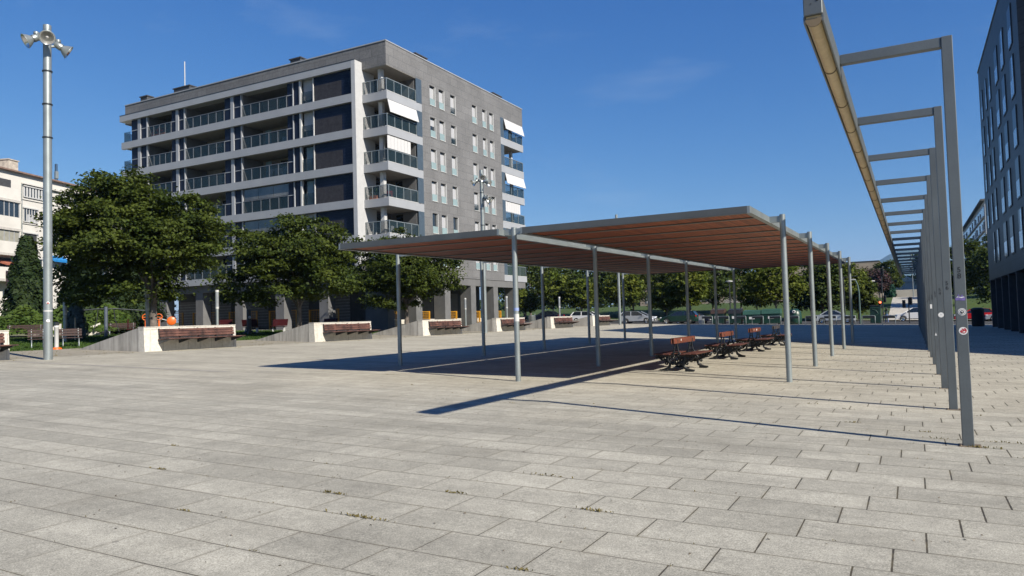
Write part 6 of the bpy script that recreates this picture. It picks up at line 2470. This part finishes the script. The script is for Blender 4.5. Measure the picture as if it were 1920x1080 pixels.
# ---------------------------------------------------------------- person
def person(label, loc, rz):
    root = thing('person', label, 'person', loc, rz)
    J = {'pel': (0, 0, 0.93), 'wai': (0, 0, 1.08), 'che': (0, 0, 1.30), 'nec': (0, 0.0, 1.42), 'hea': (0, 0.02, 1.50), 'hed': (0, 0.03, 1.58),
         'hl': (-0.09, 0, 0.88), 'kl': (-0.10, 0.10, 0.49), 'al': (-0.10, 0.02, 0.08), 'tl': (-0.10, 0.17, 0.03),
         'hr': (0.09, 0, 0.88), 'kr': (0.10, -0.02, 0.49), 'ar': (0.10, -0.18, 0.12), 'tr': (0.10, -0.04, 0.03),
         'sl': (-0.17, 0, 1.36), 'el': (-0.23, -0.06, 1.10), 'wl': (-0.22, 0.06, 0.88),
         'sr': (0.17, 0, 1.36), 'er': (0.23, 0.02, 1.10), 'wr': (0.22, 0.14, 0.90)}
    Rd = {'pel': 0.125, 'wai': 0.115, 'che': 0.13, 'nec': 0.05, 'hea': 0.07, 'hed': 0.085, 'hl': 0.085, 'kl': 0.058, 'al': 0.04, 'tl': 0.035, 'hr': 0.085, 'kr': 0.058, 'ar': 0.04, 'tr': 0.035,
          'sl': 0.055, 'el': 0.042, 'wl': 0.028, 'sr': 0.055, 'er': 0.042, 'wr': 0.028}
    E = [('pel', 'wai'), ('wai', 'che'), ('che', 'nec'), ('nec', 'hea'), ('hea', 'hed'), ('pel', 'hl'), ('hl', 'kl'), ('kl', 'al'), ('al', 'tl'), ('pel', 'hr'), ('hr', 'kr'), ('kr', 'ar'), ('ar', 'tr'),
         ('che', 'sl'), ('sl', 'el'), ('el', 'wl'), ('che', 'sr'), ('sr', 'er'), ('er', 'wr')]
    for s_ in ('l', 'r'):
        w = Vector(J['w' + s_])
        J['p' + s_] = tuple(w + Vector((0, 0.02, -0.07)))
        Rd['p' + s_] = 0.026
        E.append(('w' + s_, 'p' + s_))
        for k in range(4):
            J[f'f{s_}{k}'] = tuple(w + Vector(((-0.024 + 0.016 * k), 0.035, -0.13 + 0.006 * abs(k - 1.5))))
            Rd[f'f{s_}{k}'] = 0.008
            J[f'g{s_}{k}'] = tuple(w + Vector(((-0.026 + 0.017 * k), 0.05, -0.165 + 0.008 * abs(k - 1.4))))
            Rd[f'g{s_}{k}'] = 0.007
            E += [(f'p{s_}', f'f{s_}{k}'), (f'f{s_}{k}', f'g{s_}{k}')]
        J['t' + s_ + 'h'] = tuple(w + Vector((0.03 if s_ == 'l' else -0.03, 0.05, -0.09)))
        Rd['t' + s_ + 'h'] = 0.009
        E.append(('p' + s_, 't' + s_ + 'h'))
    names = list(J)
    me = bpy.data.meshes.new('body')
    me.from_pydata([J[k] for k in names], [(names.index(a), names.index(b)) for a, b in E], [])
    o = bpy.data.objects.new('body', me)
    COL.objects.link(o)
    sk = o.modifiers.new('skin', 'SKIN')
    for i, k in enumerate(names):
        v = me.skin_vertices[0].data[i]
        v.radius = (Rd[k], Rd[k] * (0.8 if k in ('pel', 'wai', 'che') else 1.0))
        v.use_root = (k == 'pel')
    su = o.modifiers.new('sub', 'SUBSURF')
    su.levels = su.render_levels = 1
    dg = bpy.context.evaluated_depsgraph_get()
    m2 = bpy.data.meshes.new_from_object(o.evaluated_get(dg))
    o.modifiers.clear()
    o.data = m2
    m2.materials.clear()
    for m_ in (mat('skin_tone', (0.42, 0.25, 0.18), 0.6), mat('blue_jeans', (0.10, 0.16, 0.32), 0.8), mat('dark_teal_top', (0.02, 0.05, 0.055), 0.8), mat('shoe_white', (0.6, 0.6, 0.6), 0.6)):
        m2.materials.append(m_)
    for p in m2.polygons:
        z = p.center.z
        if z < 0.07:
            p.material_index = 3
        elif z < 0.96 and abs(p.center.x) < 0.19:
            p.material_index = 1
        elif 0.96 <= z < 1.42 and not (abs(p.center.x) > 0.18 and z < 1.12):
            p.material_index = 2
        else:
            p.material_index = 0
        p.use_smooth = True
    o.parent = root
    h = MB()
    h.lathe((0, 0.0, 1.56), [(0.0, 0.115), (0.06, 0.10), (0.098, 0.04), (0.105, -0.03), (0.095, -0.14), (0.07, -0.26), (0.0, -0.28)], 14)
    ho = h.build('hair', mat('dark_hair', (0.012, 0.009, 0.007), 0.6), root)
    ho.location = (0, -0.035, 0)
    return root


person('person with long dark hair in a dark top and blue jeans crossing the street', (-2.42, 88.6, zt(-2.42) - 0.03), math.radians(10))

# drain cover slot on the right of the paving
dc = thing('drain_cover', 'rusty narrow drain cover in the paving at the right picture edge', 'drain cover', (2.45, 13.9, zt(2.45) + 0.004))
q_ = MB()
q_.bbox(-0.4, 0.5, -0.06, 0.06, -0.02, 0.012, 0.004)
q_.build('cover', mat('rusty_iron', (0.10, 0.05, 0.035), 0.8, 0.2, 0.4, 8), dc)

# ---------------------------------------------------------------- haze
hz = MB()
hz.box(-3700, 3700, -500, 6600, -8, 430)
hm = bpy.data.materials.new('haze_air')
hm.use_nodes = True
hn = hm.node_tree.nodes
hn.clear()
pv = hn.new('ShaderNodeVolumePrincipled')
pv.inputs['Color'].default_value = (0.33, 0.60, 1.0, 1)
pv.inputs['Density'].default_value = 0.00009
hout = hn.new('ShaderNodeOutputMaterial')
hm.node_tree.links.new(pv.outputs[0], hout.inputs['Volume'])
hob = hz.build('haze', hm)
tag(hob, 'thin blue air between the plaza and the mountain', 'haze', None, 'stuff')
